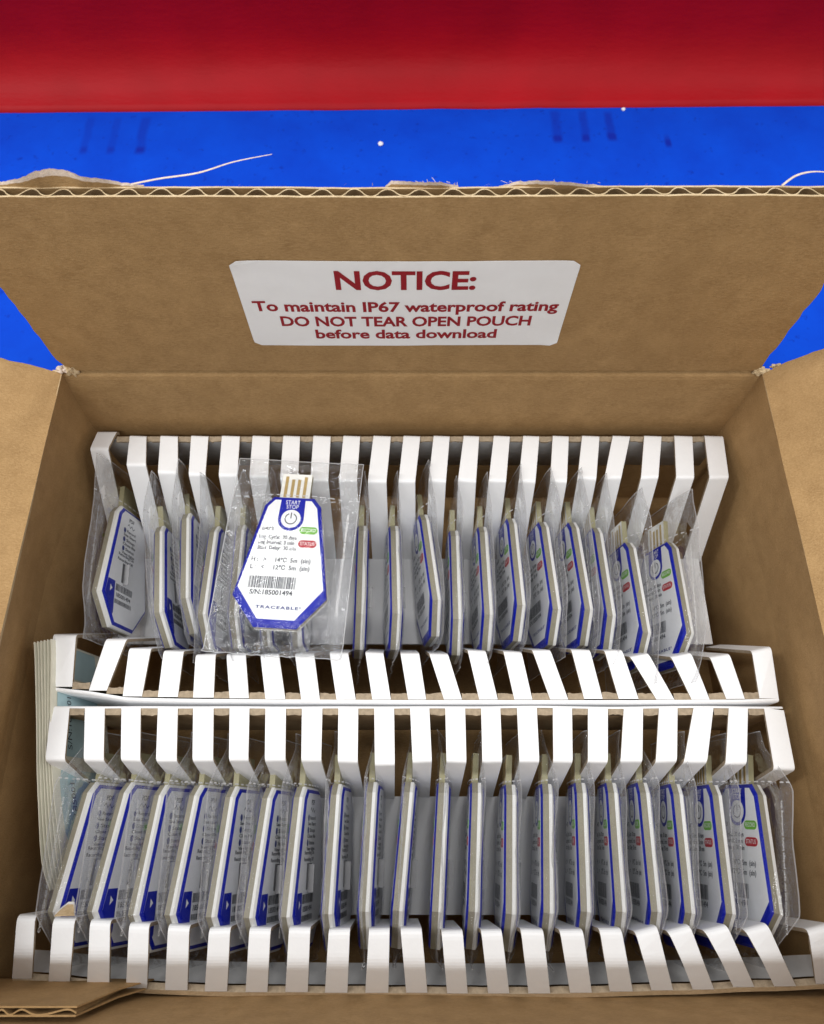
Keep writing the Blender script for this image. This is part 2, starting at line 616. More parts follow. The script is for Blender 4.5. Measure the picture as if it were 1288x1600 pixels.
# back wall (faces -y): s along +x, t along z up  -> normal = x cross z = -y
def back_wall(s, t):
    # t in fixed rows so that the rolled top edge is resolved
    prof_ = [(ZB, -.25), (-3, -.3), (-.5, -.36), (1.0, -.34), (2.2, -.29), (3.0, -.23), (3.5, -.17), (3.68, -.12), (3.77, -.03), (3.80, .14)]
    k = min(len(prof_) - 2, int(t * (len(prof_) - 1) + 1e-6))
    f = t * (len(prof_) - 1) - k
    z = prof_[k][0] + (prof_[k + 1][0] - prof_[k][0]) * f
    dy = prof_[k][1] + (prof_[k + 1][1] - prof_[k][1]) * f
    h = (ZC - z) / (ZC - ZB)
    x = XL - 0.12 - 1.5 * h + (XR - XL + 0.24 + 3 * h) * s
    return (x, YB + dy + nz(s * 30, 0, z, .12, .10) * min(1, h * 3) + .025 * noise.noise(Vector((x * .9, 3, 0))) * (z > 3.4), z)


sheet(back_wall, 60, 9, TH, M_KRAFT, 'back_wall')


def left_x(y, z):
    k = min(1, max(0, (ZC - z) / 4.5))
    f = min(1, max(0, (YB - y) / 8.0))
    return XL - (0.25 + 1.0 * f) * k ** 0.8 + nz(0, y, z, .2, .08) * k


def right_x(y, z):
    k = min(1, max(0, (ZC - z) / 4.5))
    f = min(1, max(0, (YB - y) / 8.0))
    return XR + (-0.1 + 0.75 * f) * k ** 0.8 + nz(7, y, z, .2, .08) * k


# left wall faces +x: s along +y, t along z -> y cross z = +x
sheet(lambda s, t: (left_x(YF + (YB - YF) * s, ZB + (ZC - .06 - ZB) * t), YF + (YB + .02 - YF) * s, ZB + (ZC - .06 - ZB) * t), 30, 16, TH, M_KRAFT2, 'left_wall')
sheet(lambda s, t: (right_x(YB - (YB - YF) * s, ZB + (ZC - .06 - ZB) * t), YB + .02 - (YB + .02 - YF) * s, ZB + (ZC - .06 - ZB) * t), 30, 16, TH, M_KRAFT2, 'right_wall')
# front wall faces +y: s along -x
sheet(lambda s, t: (17.0 - 34.0 * s, YF + nz(s * 30, 3, t * 12, .15, .08), ZB + (ZC - .06 - ZB) * t), 24, 10, TH, M_KRAFT, 'front_wall')
# bottom
sheet(lambda s, t: (-17.4 + 34.8 * s, YF - .4 + (YB - YF + .8) * t, ZB - .01), 4, 4, .34, M_KRAFT, 'bottom')


# crease strips: a narrow pressed-in band joins each wall and its flap
def crease(name, a, b, out, up, amp=0.02):
    c = MB()
    a, b, out, up = Vector(a), Vector(b), Vector(out), Vector(up)
    n = 24
    rows = []
    for i in range(n + 1):
        p = a.lerp(b, i / n) + out * (0.40 + amp * noise.noise(Vector((i * .7, a.x, a.y))))
        rows.append((p - up * 0.16, p + up * 0.16))
    d = (b - a).normalized()
    for i in range(n):
        c.poly([rows[i][0], rows[i + 1][0], rows[i + 1][1], rows[i][1]], M_KRAFT)
        q = out * 0.25
        c.poly([rows[i][1] + q, rows[i + 1][1] + q, rows[i + 1][0] + q, rows[i][0] + q], M_KRAFT)
    c.build(name, box, BO)


crease('crease', (XL + .2, YB, ZC), (XR - .2, YB, ZC), (0, 1, 0), (0, 0, 1))

# back flap: two liners and the fluting between them
ZT = 13.68
LEAN = 0.02
FLX = 15.2


def flap_edge_x(z, sgn):
    a = FLX if sgn > 0 else FLX + 0.02
    return sgn * (a + 0.10 * noise.noise(Vector((sgn * 3.1, z * 1.3, 0))) + 0.07 * noise.noise(Vector((sgn * 5.7, z * 4.3, 2))) - 0.25 * max(0, (5.0 - z)) ** 2 * 0.6 * (sgn < 0))


def flap_pt(s, t, yoff):
    z = ZC - 0.03 + (ZT - ZC + 0.03) * t
    x0, x1 = flap_edge_x(z, -1), flap_edge_x(z, 1)
    y = YB - 0.02 + yoff - LEAN * (z - ZC) + nz(s * 30, 0, z, .1, .09) * min(1, t * 3)
    zz = z + (0.03 * noise.noise(Vector((s * 40, yoff * 10, 0))) if t > .99 else 0)
    return (x0 + (x1 - x0) * s, y, zz)


sheet(lambda s, t: flap_pt(s, t, 0), 60, 24, 0.065, M_KRAFT, 'back_flap_inner_liner')
sheet(lambda s, t: flap_pt(s, t, TH - 0.045), 60, 24, 0.065, M_KRAFT, 'back_flap_outer_liner')
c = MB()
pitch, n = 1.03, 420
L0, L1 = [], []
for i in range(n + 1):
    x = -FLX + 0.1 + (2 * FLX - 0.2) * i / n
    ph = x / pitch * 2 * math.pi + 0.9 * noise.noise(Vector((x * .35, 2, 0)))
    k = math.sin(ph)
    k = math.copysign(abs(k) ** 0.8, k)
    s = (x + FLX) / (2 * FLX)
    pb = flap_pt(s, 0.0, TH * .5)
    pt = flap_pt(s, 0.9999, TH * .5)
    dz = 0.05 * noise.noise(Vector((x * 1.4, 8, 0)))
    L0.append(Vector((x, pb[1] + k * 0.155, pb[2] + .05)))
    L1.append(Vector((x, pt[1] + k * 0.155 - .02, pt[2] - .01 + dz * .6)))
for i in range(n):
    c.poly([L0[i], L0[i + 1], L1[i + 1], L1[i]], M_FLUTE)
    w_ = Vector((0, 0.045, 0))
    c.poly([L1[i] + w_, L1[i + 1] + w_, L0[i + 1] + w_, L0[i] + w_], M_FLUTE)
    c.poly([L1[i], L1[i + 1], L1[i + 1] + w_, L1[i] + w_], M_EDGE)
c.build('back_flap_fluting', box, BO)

# torn paper along the top of the back flap
YT = YB - 0.05 + TH - LEAN * (ZT - ZC)


def torn(pts_top, base_py, y, name='torn_paper'):
    c = MB()
    tp = [aty(px, py, y + 0.05 + 0.1 * math.sin(i * 1.7)) for i, (px, py) in enumerate(pts_top)]
    bs = [Vector((p.x, y, ZT - 0.15)) for p in tp]
    # fine resampling with a frayed rim
    T, Bt = [], []
    for i in range(len(tp) - 1):
        for k in range(8):
            t = k / 8
            p = tp[i].lerp(tp[i + 1], t)
            p.z += 0.05 * noise.noise(Vector((p.x * 6, 0, i)))
            T.append(p)
            Bt.append(bs[i].lerp(bs[i + 1], t))
    for i in range(len(T) - 1):
        mid0, mid1 = Bt[i].lerp(T[i], .72), Bt[i + 1].lerp(T[i + 1], .72)
        c.poly([Bt[i], Bt[i + 1], mid1, mid0], M_KRAFT)
        c.poly([mid0, mid1, T[i + 1], T[i]], M_FIBRE)
        d = Vector((0, .03, 0))
        c.poly([T[i] + d, T[i + 1] + d, Bt[i + 1] + d, Bt[i] + d], M_FIBRE)
    c.build(name, box, BO)


torn([(-8, 288), (2, 285), (30, 280), (55, 268), (80, 264), (105, 268), (128, 277), (165, 281), (190, 286), (230, 291)], 288, YT)
torn([(602, 292), (612, 283), (640, 285), (690, 286), (720, 292)], 288, YT)
torn([(780, 292), (805, 285), (840, 283), (890, 286), (950, 292)], 288, YT)


def tube(pts, r, name, mat, parent, origin, flat=1.0):
    c = MB()
    n = len(pts)
    rings = []
    for i, p in enumerate(pts):
        t = (pts[min(n - 1, i + 1)] - pts[max(0, i - 1)]).normalized()
        a = t.cross(Vector((0, 0, 1))).normalized()
        b = t.cross(a)
        rr = r * (0.35 + 0.65 * min(1, (n - 1 - i) / (n * .5)))
        rings.append([p + a * rr * math.cos(k * math.pi / 3) + b * rr * flat * math.sin(k * math.pi / 3) for k in range(6)])
    for i in range(n - 1):
        for k in range(6):
            c.poly([rings[i][k], rings[i][(k + 1) % 6], rings[i + 1][(k + 1) % 6], rings[i + 1][k]], mat)
    return c.build(name, parent, origin, smooth=True, merge=True)


def smooth_pts(ctrl, n):
    out = []
    for i in range(n + 1):
        t = i / n * (len(ctrl) - 1)
        k = min(len(ctrl) - 2, int(t))
        f = t - k
        p0, p1, p2, p3 = ctrl[max(0, k - 1)], ctrl[k], ctrl[k + 1], ctrl[min(len(ctrl) - 1, k + 2)]
        out.append(0.5 * ((2 * p1) + (p2 - p0) * f + (2 * p0 - 5 * p1 + 4 * p2 - p3) * f * f + (3 * p1 - p0 - 3 * p2 + p3) * f ** 3))
    return out


tube(smooth_pts([aty(px, py, YT + d) for px, py, d in ((205, 288, .0), (250, 279, .2), (310, 270, .5), (365, 253, .8), (425, 241, 1.0))], 24), .042, 'paper_shred', M_FIBRE, box, BO, .3)
tube(smooth_pts([aty(px, py, YT + d) for px, py, d in ((1222, 290, .0), (1245, 274, .2), (1275, 268, .4), (1310, 272, .5))], 16), .04, 'paper_shred', M_FIBRE, box, BO, .3)

c = MB()
random.seed(41)
for k in range(46):
    px = random.choice((random.uniform(0, 200), random.uniform(600, 715), random.uniform(785, 945), random.uniform(0, 1288)))
    py = 288 - (18 * math.exp(-((px - 90) / 60) ** 2) if px < 220 else (4 if 606 < px < 710 or 790 < px < 940 else 0))
    p0 = aty(px, py + 2, YT + .05)
    a_ = random.uniform(-1.2, 1.2)
    ln = random.uniform(.06, .2)
    d = Vector((math.sin(a_), random.uniform(-.2, .5), math.cos(a_) * .7)) * ln
    bend_ = Vector((random.uniform(-.1, .1), 0, 0))
    pts = [p0, p0 + d * .5 + bend_ * .4, p0 + d + bend_]
    w_ = Vector((.010, .006, 0))
    for p, q in zip(pts, pts[1:]):
        c.poly([p - w_, p + w_, q + w_ * .6, q - w_ * .6], M_FIBRE)
c.build('paper_fuzz', box, BO)['kind'] = 'stuff'

# notice sticker on the back flap (a printed paper label, a part of the box)
SZ0 = aty(644, 542, YB - .20).z
SZ1 = aty(644, 411, YB - .30).z
SX0 = (aty(357, 411, YB - .30).x + aty(405, 542, YB - .20).x) / 2
SX1 = (aty(909, 411, YB - .30).x + aty(863, 542, YB - .20).x) / 2


def flap_y(z):
    return YB - 0.05 - LEAN * (z - ZC)


_w = (SX1 - SX0) * .008
SX0, SX1 = SX0 - _w, SX1 + _w


def rounded(x0, x1, y0, y1, r, n=6):
    pts = []
    for cx, cy, a0 in ((x1 - r, y0 + r, -90), (x1 - r, y1 - r, 0), (x0 + r, y1 - r, 90), (x0 + r, y0 + r, 180)):
        for i in range(n + 1):
            a = math.radians(a0 + 90 * i / n)
            pts.append((cx + r * math.cos(a), cy + r * math.sin(a)))
    return pts


def flap_surf(x, z):
    t = (z - (ZC - 0.03)) / (ZT - ZC + 0.03)
    x0, x1 = flap_edge_x(z, -1), flap_edge_x(z, 1)
    return flap_pt((x - x0) / (x1 - x0), t, 0)[1]


c = MB()
nr, ncol, rc = 26, 30, .28
G = []
for j in range(nr + 1):
    q = j / nr
    z = SZ0 + (SZ1 - SZ0) * (q if .04 < q < .96 else q)
    d = max(0, rc - min(z - SZ0, SZ1 - z))
    ins = rc - math.sqrt(max(0, rc * rc - d * d))
    G.append([(SX0 + ins + (SX1 - SX0 - 2 * ins) * i / ncol, z) for i in range(ncol + 1)])


def on(p, lift):
    x, z = p
    # the two upper corners and one lower corner have lifted a little
    cl = 0
    for cx_, cz_, a_ in ((SX0, SZ1, .10), (SX1, SZ1, .05), (SX1, SZ0, .08)):
        cl += a_ * max(0, 1 - math.hypot(x - cx_, z - cz_) / .9) ** 2
    return (x, flap_surf(x, z) - lift - cl - .012 * noise.noise(Vector((x * .8, z * 1.1, 6))), z)


for j in range(nr):
    for i in range(ncol):
        q = (G[j][i], G[j][i + 1], G[j + 1][i + 1], G[j + 1][i])
        c.poly([on(p, .05) for p in q], M_STICK)
        c.poly([on(p, .028) for p in q][::-1], M_STICK)
rim = G[0] + [r[-1] for r in G[1:]] + G[-1][::-1][1:] + [r[0] for r in G[::-1]][1:]
for p, q in zip(rim, rim[1:]):
    c.poly([on(p, .05), on(p, .028), on(q, .028), on(q, .05)], M_STICK)
sticker = c.build('notice_sticker', box, BO, smooth=False)
sticker['label'] = 'white NOTICE sticker with dark red lettering'
c = MB()
cx = (SX0 + SX1) / 2
for s, zc, size, wid, bold in (('NOTICE:', SZ1 - 1.02, 1.36, 5.15, .040), ('To maintain IP67 waterproof rating', SZ1 - 2.47, .80, 11.7, .023),
                               ('DO NOT TEAR OPEN POUCH', SZ1 - 3.36, .82, 9.85, .024), ('before data download', SZ1 - 4.17, .80, 7.3, .023)):
    vs, fs = text2d(s, size, 'CENTER', bold)
    x0, x1 = min(p[0] for p in vs), max(p[0] for p in vs)
    kx = wid / (x1 - x0)
    xm = (x0 + x1) / 2
    c.mesh([on((cx + 0.02 + (x - xm) * kx, zc + y), .062) for x, y in vs], fs, M_DKRED)
c.build('lettering', sticker, BO)

# side flaps: hinged at the crease, folded outwards
aL, aR = math.radians(22), math.radians(40)


def fray(s, seed):
    return 0.10 * noise.noise(Vector((seed, s * 9, 0))) + 0.05 * noise.noise(Vector((seed, s * 31, 4)))


def left_flap(s, t):
    # s: from far out to hinge, t: along +y ; (+x) cross (+y) = +z
    d = 10.5 * (1 - s)
    y = YF + (YB - YF) * t
    if t > .96:
        y += fray(s * 1.7, 1.0) - 0.18 * math.exp(-d * 1.5)
    k = math.exp(-d * 1.2)
    return (XL - d * math.cos(aL), y, ZC - 0.06 + d * math.sin(aL) + 0.03 * k + nz(d, y, 0, .25, .08))


def right_flap(s, t):
    d = 10.5 * s
    y = YF + (YB - YF) * t
    if t > .96:
        y += fray(s * 1.7, 4.0) - 0.2 * math.exp(-d * 1.5)
    k = math.exp(-d * 1.2)
    return (XR + d * math.cos(aR), y, ZC - 0.06 + d * math.sin(aR) + 0.03 * k + nz(d, y, 4, .25, .08))


sheet(left_flap, 40, 26, TH, M_KRAFT2, 'left_flap')
sheet(right_flap, 40, 26, TH, M_KRAFT2, 'right_flap')
# front flap, standing up from the front crease and leaning outwards
sheet(lambda s, t: (15 - 30 * s, YF - .02 - 2.3 * t, ZC - 0.06 + 9.4 * t), 20, 6, TH, M_KRAFT, 'front_flap')

# inner flap stub at the front left: stands against the front wall, raw corrugated edge on top
zt = 2.95
a0 = at(-60, 1578, zt)
c = MB()
xr_top, xr_low = at(120, 1577, zt).x, at(186, 1549, 0.0).x
yin = at(60, 1572, zt).y
for (y, flip) in ((yin, 0), (yin - .24, 1)):
    pts = [Vector((-17.2, y, -2)), Vector((xr_low + .6, y, -2)), Vector((xr_low, y, 0)), Vector((xr_top, y, zt)), Vector((-17.2, y, zt))]
    pts2 = [p + Vector((0, -.05, 0)) for p in pts]
    c.poly(pts[::-1], M_KRAFT)
    c.poly(pts2, M_KRAFT)
    for i in range(5):
        p, q = pts[i], pts[(i + 1) % 5]
        c.poly([p, q, q + Vector((0, -.05, 0)), p + Vector((0, -.05, 0))], M_KRAFT)
for i in range(70):
    xa, xb = -17.2 + (xr_top + 17.2) * i / 70, -17.2 + (xr_top + 17.2) * (i + 1) / 70
    ya, yb_ = (yin - .145 + .075 * math.sin(xx * 7.1 + 2.2 * math.sin(xx * 1.9)) for xx in (xa, xb))
    for d in (0, -.05):
        c.poly([(xa, ya + d, -1), (xb, yb_ + d, -1), (xb, yb_ + d, zt - .02), (xa, ya + d, zt - .02)], M_KRAFT)
    c.poly([(xa, ya, zt - .02), (xb, yb_, zt - .02), (xb, yb_ - .05, zt - .02), (xa, ya - .05, zt - .02)], M_KRAFT)
c.build('inner_flap', box, BO)


# torn paper lumps at the two rear corners
def lump(px, py, z, r, seed, sc3=(1, 1, 1), mat=M_EDGE):
    p = at(px, py, z)
    bm = bmesh.new()
    bmesh.ops.create_icosphere(bm, subdivisions=3, radius=1)
    vs = []
    for v in bm.verts:
        q = v.co * (1 + .75 * noise.noise(v.co * 1.7 + Vector((seed, 0, 0))) + .35 * noise.noise(v.co * 5 + Vector((seed, 3, 0))))
        vs.append(p + Vector((q.x * sc3[0], q.y * sc3[1], q.z * sc3[2])) * r)
    fs = [tuple(v.index for v in f.verts) for f in bm.faces]
    bm.free()
    c = MB()
    c.mesh(vs, fs, mat)
    c.build('torn_corner', box, BO)


lump(97, 578, 4.0, .22, 1, (1.1, .7, .8), M_FIBRE)
lump(113, 578, 3.95, .3, 2, (.8, .8, 1.2))
lump(95, 556, 4.6, .3, 3, (.7, .4, 1.0), M_KRAFT)
lump(1188, 580, 3.95, .26, 4, (1, .6, .8))
lump(1202, 582, 4.0, .2, 5, (1.2, .7, .7), M_EDGE)
lump(1214, 572, 4.1, .2, 6, (1.3, .5, .6), M_EDGE)

# ------------------------------------------------------------------ slotted trays
# measured strips: (left, right) at the rim, then at the inner fold
BB_top = [(153, 183), (203, 229), (251, 278), (299, 326), (347, 375), (395, 422), (443, 469), (490, 517), (537, 563), (584, 611), (631, 657),
          (678, 703), (725, 749), (772, 797), (818, 843), (864, 889), (910, 937), (958, 985), (1007, 1034), (1054, 1082), (1101, 1130)]
BB_fold = [(141, 169), (198, 228), (247, 278), (295, 321), (342, 371), (390, 419), (438, 466), (485, 513), (530, 558), (575, 604), (623, 649),
           (670, 697), (716, 744), (764, 791), (811, 837), (860, 886), (903, 932), (945, 971), (1002, 1029), (1057, 1085), (1109, 1139)]
BB_fy = [701, 726, 738, 741, 743, 745, 748, 750, 751, 752, 751, 751, 751, 751, 752, 751, 747, 746, 746, 746, 746]
BF_far = [(83, 119), (166, 198), (202, 236), (256, 287), (306, 337), (354, 384), (407, 436), (461, 491), (515, 544), (571, 599), (626, 655),
          (671, 700), (731, 759), (787, 815), (832, 860), (893, 922), (945, 972), (985, 1013), (1049, 1080), (1110, 1140), (1175, 1205)]
BF_fy = [991, 998, 1013, 1017, 1022, 1022, 1022, 1021, 1020, 1019, 1020, 1021, 1016, 1018, 1015, 1015, 1016, 1022, 1022, 1023, 1012]
BF_near = [(83, 113), (139, 167), (192, 222), (247, 278), (302, 334), (359, 389), (415, 446), (471, 500), (526, 556), (582, 611), (638, 666),
           (694, 722), (749, 778), (804, 832), (860, 888), (913, 942), (967, 998), (1026, 1054), (1081, 1109), (1135, 1164), (1187, 1217)]
BF_ny = [1073, 1079] + [1088, 1089, 1090, 1091, 1092, 1093, 1093, 1093, 1093, 1093, 1093, 1093, 1093, 1092, 1092, 1093, 1093, 1092, 1091]
FB_top = [(80, 109), (133, 164), (190, 220), (247, 278), (302, 334), (359, 390), (415, 447), (472, 504), (529, 560), (585, 616), (641, 671),
          (696, 727), (752, 782), (808, 839), (864, 894), (919, 950), (975, 1005), (1030, 1059), (1084, 1115), (1139, 1169), (1194, 1225)]
FB_fold = [(71, 101), (131, 162), (189, 219), (244, 276), (301, 333), (358, 388), (414, 446), (471, 502), (528, 559), (586, 617), (645, 675),
           (698, 729), (754, 785), (812, 843), (865, 895), (919, 950), (970, 1004), (1025, 1058), (1069, 1105), (1134, 1167), (1210, 1243)]
FB_fy = [1188] * 8 + [1190, 1194, 1190] + [1190] * 6 + [1190, 1190, 1194, 1203]
FF_far = [(27, 55), (83, 117), (141, 172), (202, 233), (263, 296), (327, 360), (390, 423), (452, 485), (514, 547), (577, 609), (626, 659),
          (690, 723), (752, 784), (814, 849), (875, 911), (937, 971), (993, 1027), (1044, 1078), (1101, 1136), (1164, 1199), (1263, 1297)]
FF_fy = [1430, 1434, 1437, 1442, 1445, 1449, 1449, 1449, 1451, 1451, 1449, 1453, 1452, 1452, 1452, 1450, 1449, 1447, 1446, 1445, 1445]
FF_near = [(19, 50), (76, 109), (136, 171), (197, 230), (258, 293), (320, 355), (384, 418), (446, 481), (508, 543), (571, 607), (635, 668),
           (699, 731), (763, 796), (826, 860), (891, 925), (953, 989), (1018, 1052), (1083, 1116), (1146, 1179), (1210, 1244), (1275, 1309)]
FF_ny = [1529, 1535, 1541, 1544, 1547, 1549, 1550, 1550, 1551, 1551, 1551, 1552, 1552, 1552, 1551, 1549, 1547, 1546, 1542, 1541, 1537]

GRP_T = 'white slotted trays side by side in the box'
STRIP_T = 0.13


def arc_fold(p_prev, p, p_next, r):
    """replace a sharp fold by three points"""
    a = (p_prev - p).normalized() * min(r, (p_prev - p).length * .45)
    b = (p_next - p).normalized() * min(r, (p_next - p).length * .45)
    return [p + a * (1 - t) ** 2 + b * t ** 2 for t in (0, .2, .4, .6, .8, 1)]


def fold_path(pts, r=0.2):
    out = [pts[0]]
    for i in range(1, len(pts) - 1):
        out += arc_fold(pts[i - 1], pts[i], pts[i + 1], r)
    out.append(pts[-1])
    return out


def wob(k):
    return random.uniform(-k, k)


def add_strip(tray, pts_l, pts_r, r=.2, flip=False, label=None, back=M_TRAYK):
    l, rr = fold_path(pts_l, r), fold_path(pts_r, r)
    c = MB()
    if flip:
        l, rr = rr, l
    c.ribbon(l, rr, STRIP_T, M_TRAY, M_EDGE_T, back)
    o = c.build('strip', tray, tray.location, smooth=False)
    if label:
        o['label'] = label
    return o


M_EDGE_T = plain('tray_cut_edge', (0.36, 0.285, 0.20), 0.8, 0.2, 0.2, 6, .05, 20)


def jag(pts0, pts1, mat, n, seed, amp):
    pass


def cut_bars(tray, xs_px, y_lo, y_hi, z, seed, name='cut_edge'):
    """raw kraft board showing at the end of each slot, one ragged bar per slot"""
    for i in range(len(xs_px) - 1):
        x0, x1 = xs_px[i][1], xs_px[i + 1][0]
        c = MB()
        n = 7
        A, B_ = [], []
        for k in range(n + 1):
            x = x0 + (x1 - x0) * k / n
            j = 0.06 * noise.noise(Vector((x * 2.1, seed, 0))) + .03 * noise.noise(Vector((x * 7, seed, 2)))
            A.append(Vector((x, y_lo + (j if y_hi > 0 and seed % 2 == 0 else 0), z)))
            B_.append(Vector((x, y_hi + (j if seed % 2 else 0), z + j * .4)))
        for k in range(n):
            c.poly([A[k], A[k + 1], B_[k + 1], B_[k]], M_EDGE_T)
            d = Vector((0, 0, -.12))
            c.poly([A[k + 1], A[k], A[k] + d, A[k + 1] + d], M_EDGE_T)
            c.poly([B_[k], B_[k + 1], B_[k + 1] + d, B_[k] + d], M_EDGE_T)
        c.build(name, tray, tray.location)


def W(p):
    return Vector(p)


# ---- back tray
trayb = empty('slotted_tray', (0, 11.4, -4.9), 'white slotted cardboard tray at the back of the box, under the pouch that lies flat', 'tray', GRP_T)
xs = []
for i in range(21):
    l0, r0 = at(BB_top[i][0], 680 if i else 674, 0), at(BB_top[i][1], 681 if i else 674, 0)
    zf = 0.45 + wob(.05)
    l1, r1 = at(BB_fold[i][0], BB_fy[i] + wob(1), zf), at(BB_fold[i][1], BB_fy[i] + wob(1), zf)
    sx = 0.10 * (i < 1)
    l2 = Vector((l1.x + wob(.08) + sx, 12.85 + wob(.05), -4.45))
    r2 = Vector((r1.x + (l2.x - l1.x), l2.y, -4.45))
    b0 = Vector((0, 0.10, -0.30))
    xs.append((l0.x, r0.x))
    add_strip(trayb, [l0 + b0, l0, l1, l2], [r0 + b0, r0, r1, r2], .14, True)
YBB = at(644, 681, 0).y
c = MB()
for i in range(40):      # rear lip hanging behind the slots, wavy
    x0, x1 = -14.95 + 29.7 * i / 40, -14.95 + 29.7 * (i + 1) / 40
    y0, y1 = (YBB - .26 + .05 * noise.noise(Vector((xx * .3, 4, 0))) for xx in (x0, x1))
    z0, z1 = (-2.55 + .08 * noise.noise(Vector((xx * .5, 9, 0))) for xx in (x0, x1))
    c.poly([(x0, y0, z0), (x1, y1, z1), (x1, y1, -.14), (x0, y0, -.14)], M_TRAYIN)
    c.poly([(x1, y1 + .16, z1), (x0, y0 + .16, z0), (x0, y0 + .16, -.14), (x1, y1 + .16, -.14)], M_TRAY)
    c.poly([(x0, y0 + .16, z0), (x1, y1 + .16, z1), (x1, y1, z1), (x0, y0, z0)], M_EDGE_T)
c.build('rear_lip', trayb, trayb.location, smooth=True, merge=True)
cut_bars(trayb, xs, YBB - .26, YBB + .02, -.10, 2)
# floor panel
c = MB()
c.box((-14.6, 8.55, -4.45), (14.6, 12.95, -4.25), M_TRAYIN, {1: M_TRAY})
c.build('floor_panel', trayb, trayb.location)
xs = []
for i in range(21):
    l0, r0 = at(BF_near[i][0], BF_ny[i], 0), at(BF_near[i][1], BF_ny[i], 0)
    zf = 0.35 + wob(.06)
    dz = .16 if i > 16 or i < 2 else 0
    l1 = at(BF_far[i][0], BF_fy[i] + 4 * (i > 16) + wob(1.0), zf - dz)
    r1 = at(BF_far[i][1], BF_fy[i] + wob(1.0) - 2 * (i > 16), zf)
    l2 = Vector((l1.x - .1, l1.y + 1.25, -4.4))
    r2 = Vector((r1.x - .1, r1.y + 1.25, -4.4))
    xs.append((l0.x, r0.x))
    add_strip(trayb, [l0, l1, l2], [r0, r1, r2], .22)
c = MB()
for i in range(40):      # front wall of the tray with its rolled white edge
    def P(t):
        x = at(83, 1073, 0).x + (at(1217, 1092, 0).x - at(83, 1073, 0).x) * t
        px = 83 + (1217 - 83) * t
        k = [(83, 1074), (140, 1080), (200, 1090), (300, 1092), (640, 1094), (1000, 1094), (1160, 1093), (1217, 1091)]
        for (a, ya), (b, yb2) in zip(k, k[1:]):
            if a <= px <= b + .01:
                py = ya + (yb2 - ya) * (px - a) / (b - a)
        return at(px, py, 0)
    p, q = P(i / 40), P((i + 1) / 40)
    pr_ = [(0.0, 0.0), (-.06, -.005), (-.11, -.04), (-.14, -.14), (-.14, -4.8)]
    for (ya, za), (yb2, zb) in zip(pr_, pr_[1:]):
        c.poly([p + Vector((0, yb2, zb)), q + Vector((0, yb2, zb)), q + Vector((0, ya, za)), p + Vector((0, ya, za))], M_TRAY)
    c.poly([q + Vector((0, .24, -.16)), q + Vector((0, .24, -4.8)), p + Vector((0, .24, -4.8)), p + Vector((0, .24, -.16))][::-1], M_TRAYK)
c.build('front_edge', trayb, trayb.location, smooth=True, merge=True)
yy = at(644, 1093, 0).y
for i in range(20):
    x0, x1 = xs[i][1], xs[i + 1][0]
    pyr = (BF_ny[i] + BF_ny[i + 1]) / 2
    y0 = at(644, pyr + .5, 0).y
    c = MB()
    n = 7
    for k in range(n):
        q = []
        for kk in (k, k + 1):
            x = x0 + (x1 - x0) * kk / n
            q.append((x, .27 + .07 * noise.noise(Vector((x * 2.3, 1, 0))) + .04 * noise.noise(Vector((x * 8, 5, 0)))))
        (xa, ja), (xb, jb) = q
        c.poly([(xa, y0, -.012), (xb, y0, -.012), (xb, y0 + jb, -.03), (xa, y0 + ja, -.03)], M_EDGE_T)
        c.poly([(xb, y0 + jb, -.03), (xb, y0 + jb, -.15), (xa, y0 + ja, -.15), (xa, y0 + ja, -.03)][::-1], M_TRAYK)
    c.build('cut_edge', trayb, trayb.location)

# ---- front tray
trayf = empty('slotted_tray', (0, 0, -4.9), 'white slotted cardboard tray at the front of the box, nearest the viewer', 'tray', GRP_T)
xs = []
for i in range(21):
    l0, r0 = at(FB_top[i][0], 1106, 0), at(FB_top[i][1], 1106 + (i == 20) * 4, 0)
    zf = 0.35 + wob(.05)
    l1, r1 = at(FB_fold[i][0], FB_fy[i] + wob(1), zf), at(FB_fold[i][1], FB_fy[i] + wob(1), zf)
    l2 = Vector((l1.x + wob(.1), 1.55 + wob(.06), -4.45))
    r2 = Vector((r1.x + (l2.x - l1.x), l2.y, -4.45))
    xs.append((l0.x, r0.x))
    add_strip(trayf, [l0, l1, l2], [r0, r1, r2], .2, True)
YFB = at(644, 1106, 0).y
c = MB()
for i in range(40):
    x0, x1 = -14.85 + 30.1 * i / 40, -14.85 + 30.1 * (i + 1) / 40
    y0, y1 = (YFB + .04 * noise.noise(Vector((xx * .3, 14, 0))) for xx in (x0, x1))
    pr_ = [(-.02, 0), (.03, -.005), (.07, -.05), (.09, -.16), (.09, -4.8)]
    for (ya, za), (yb2, zb) in zip(pr_, pr_[1:]):
        c.poly([(x0, y0 + ya, za), (x1, y1 + ya, za), (x1, y1 + yb2, zb), (x0, y0 + yb2, zb)], M_TRAY)
    c.poly([(x0, y0 - .26, -4.8), (x1, y1 - .26, -4.8), (x1, y1 - .26, -.16), (x0, y0 - .26, -.16)], M_TRAYK)
c.build('rear_edge', trayf, trayf.location, smooth=True, merge=True)
cut_bars(trayf, xs, YFB - .28, YFB - .01, -.03, 2)
c = MB()
c.box((-14.6, -3.0, -4.45), (14.9, 1.65, -4.25), M_TRAYIN, {1: M_TRAY})
c.build('floor_panel', trayf, trayf.location)
xs = []
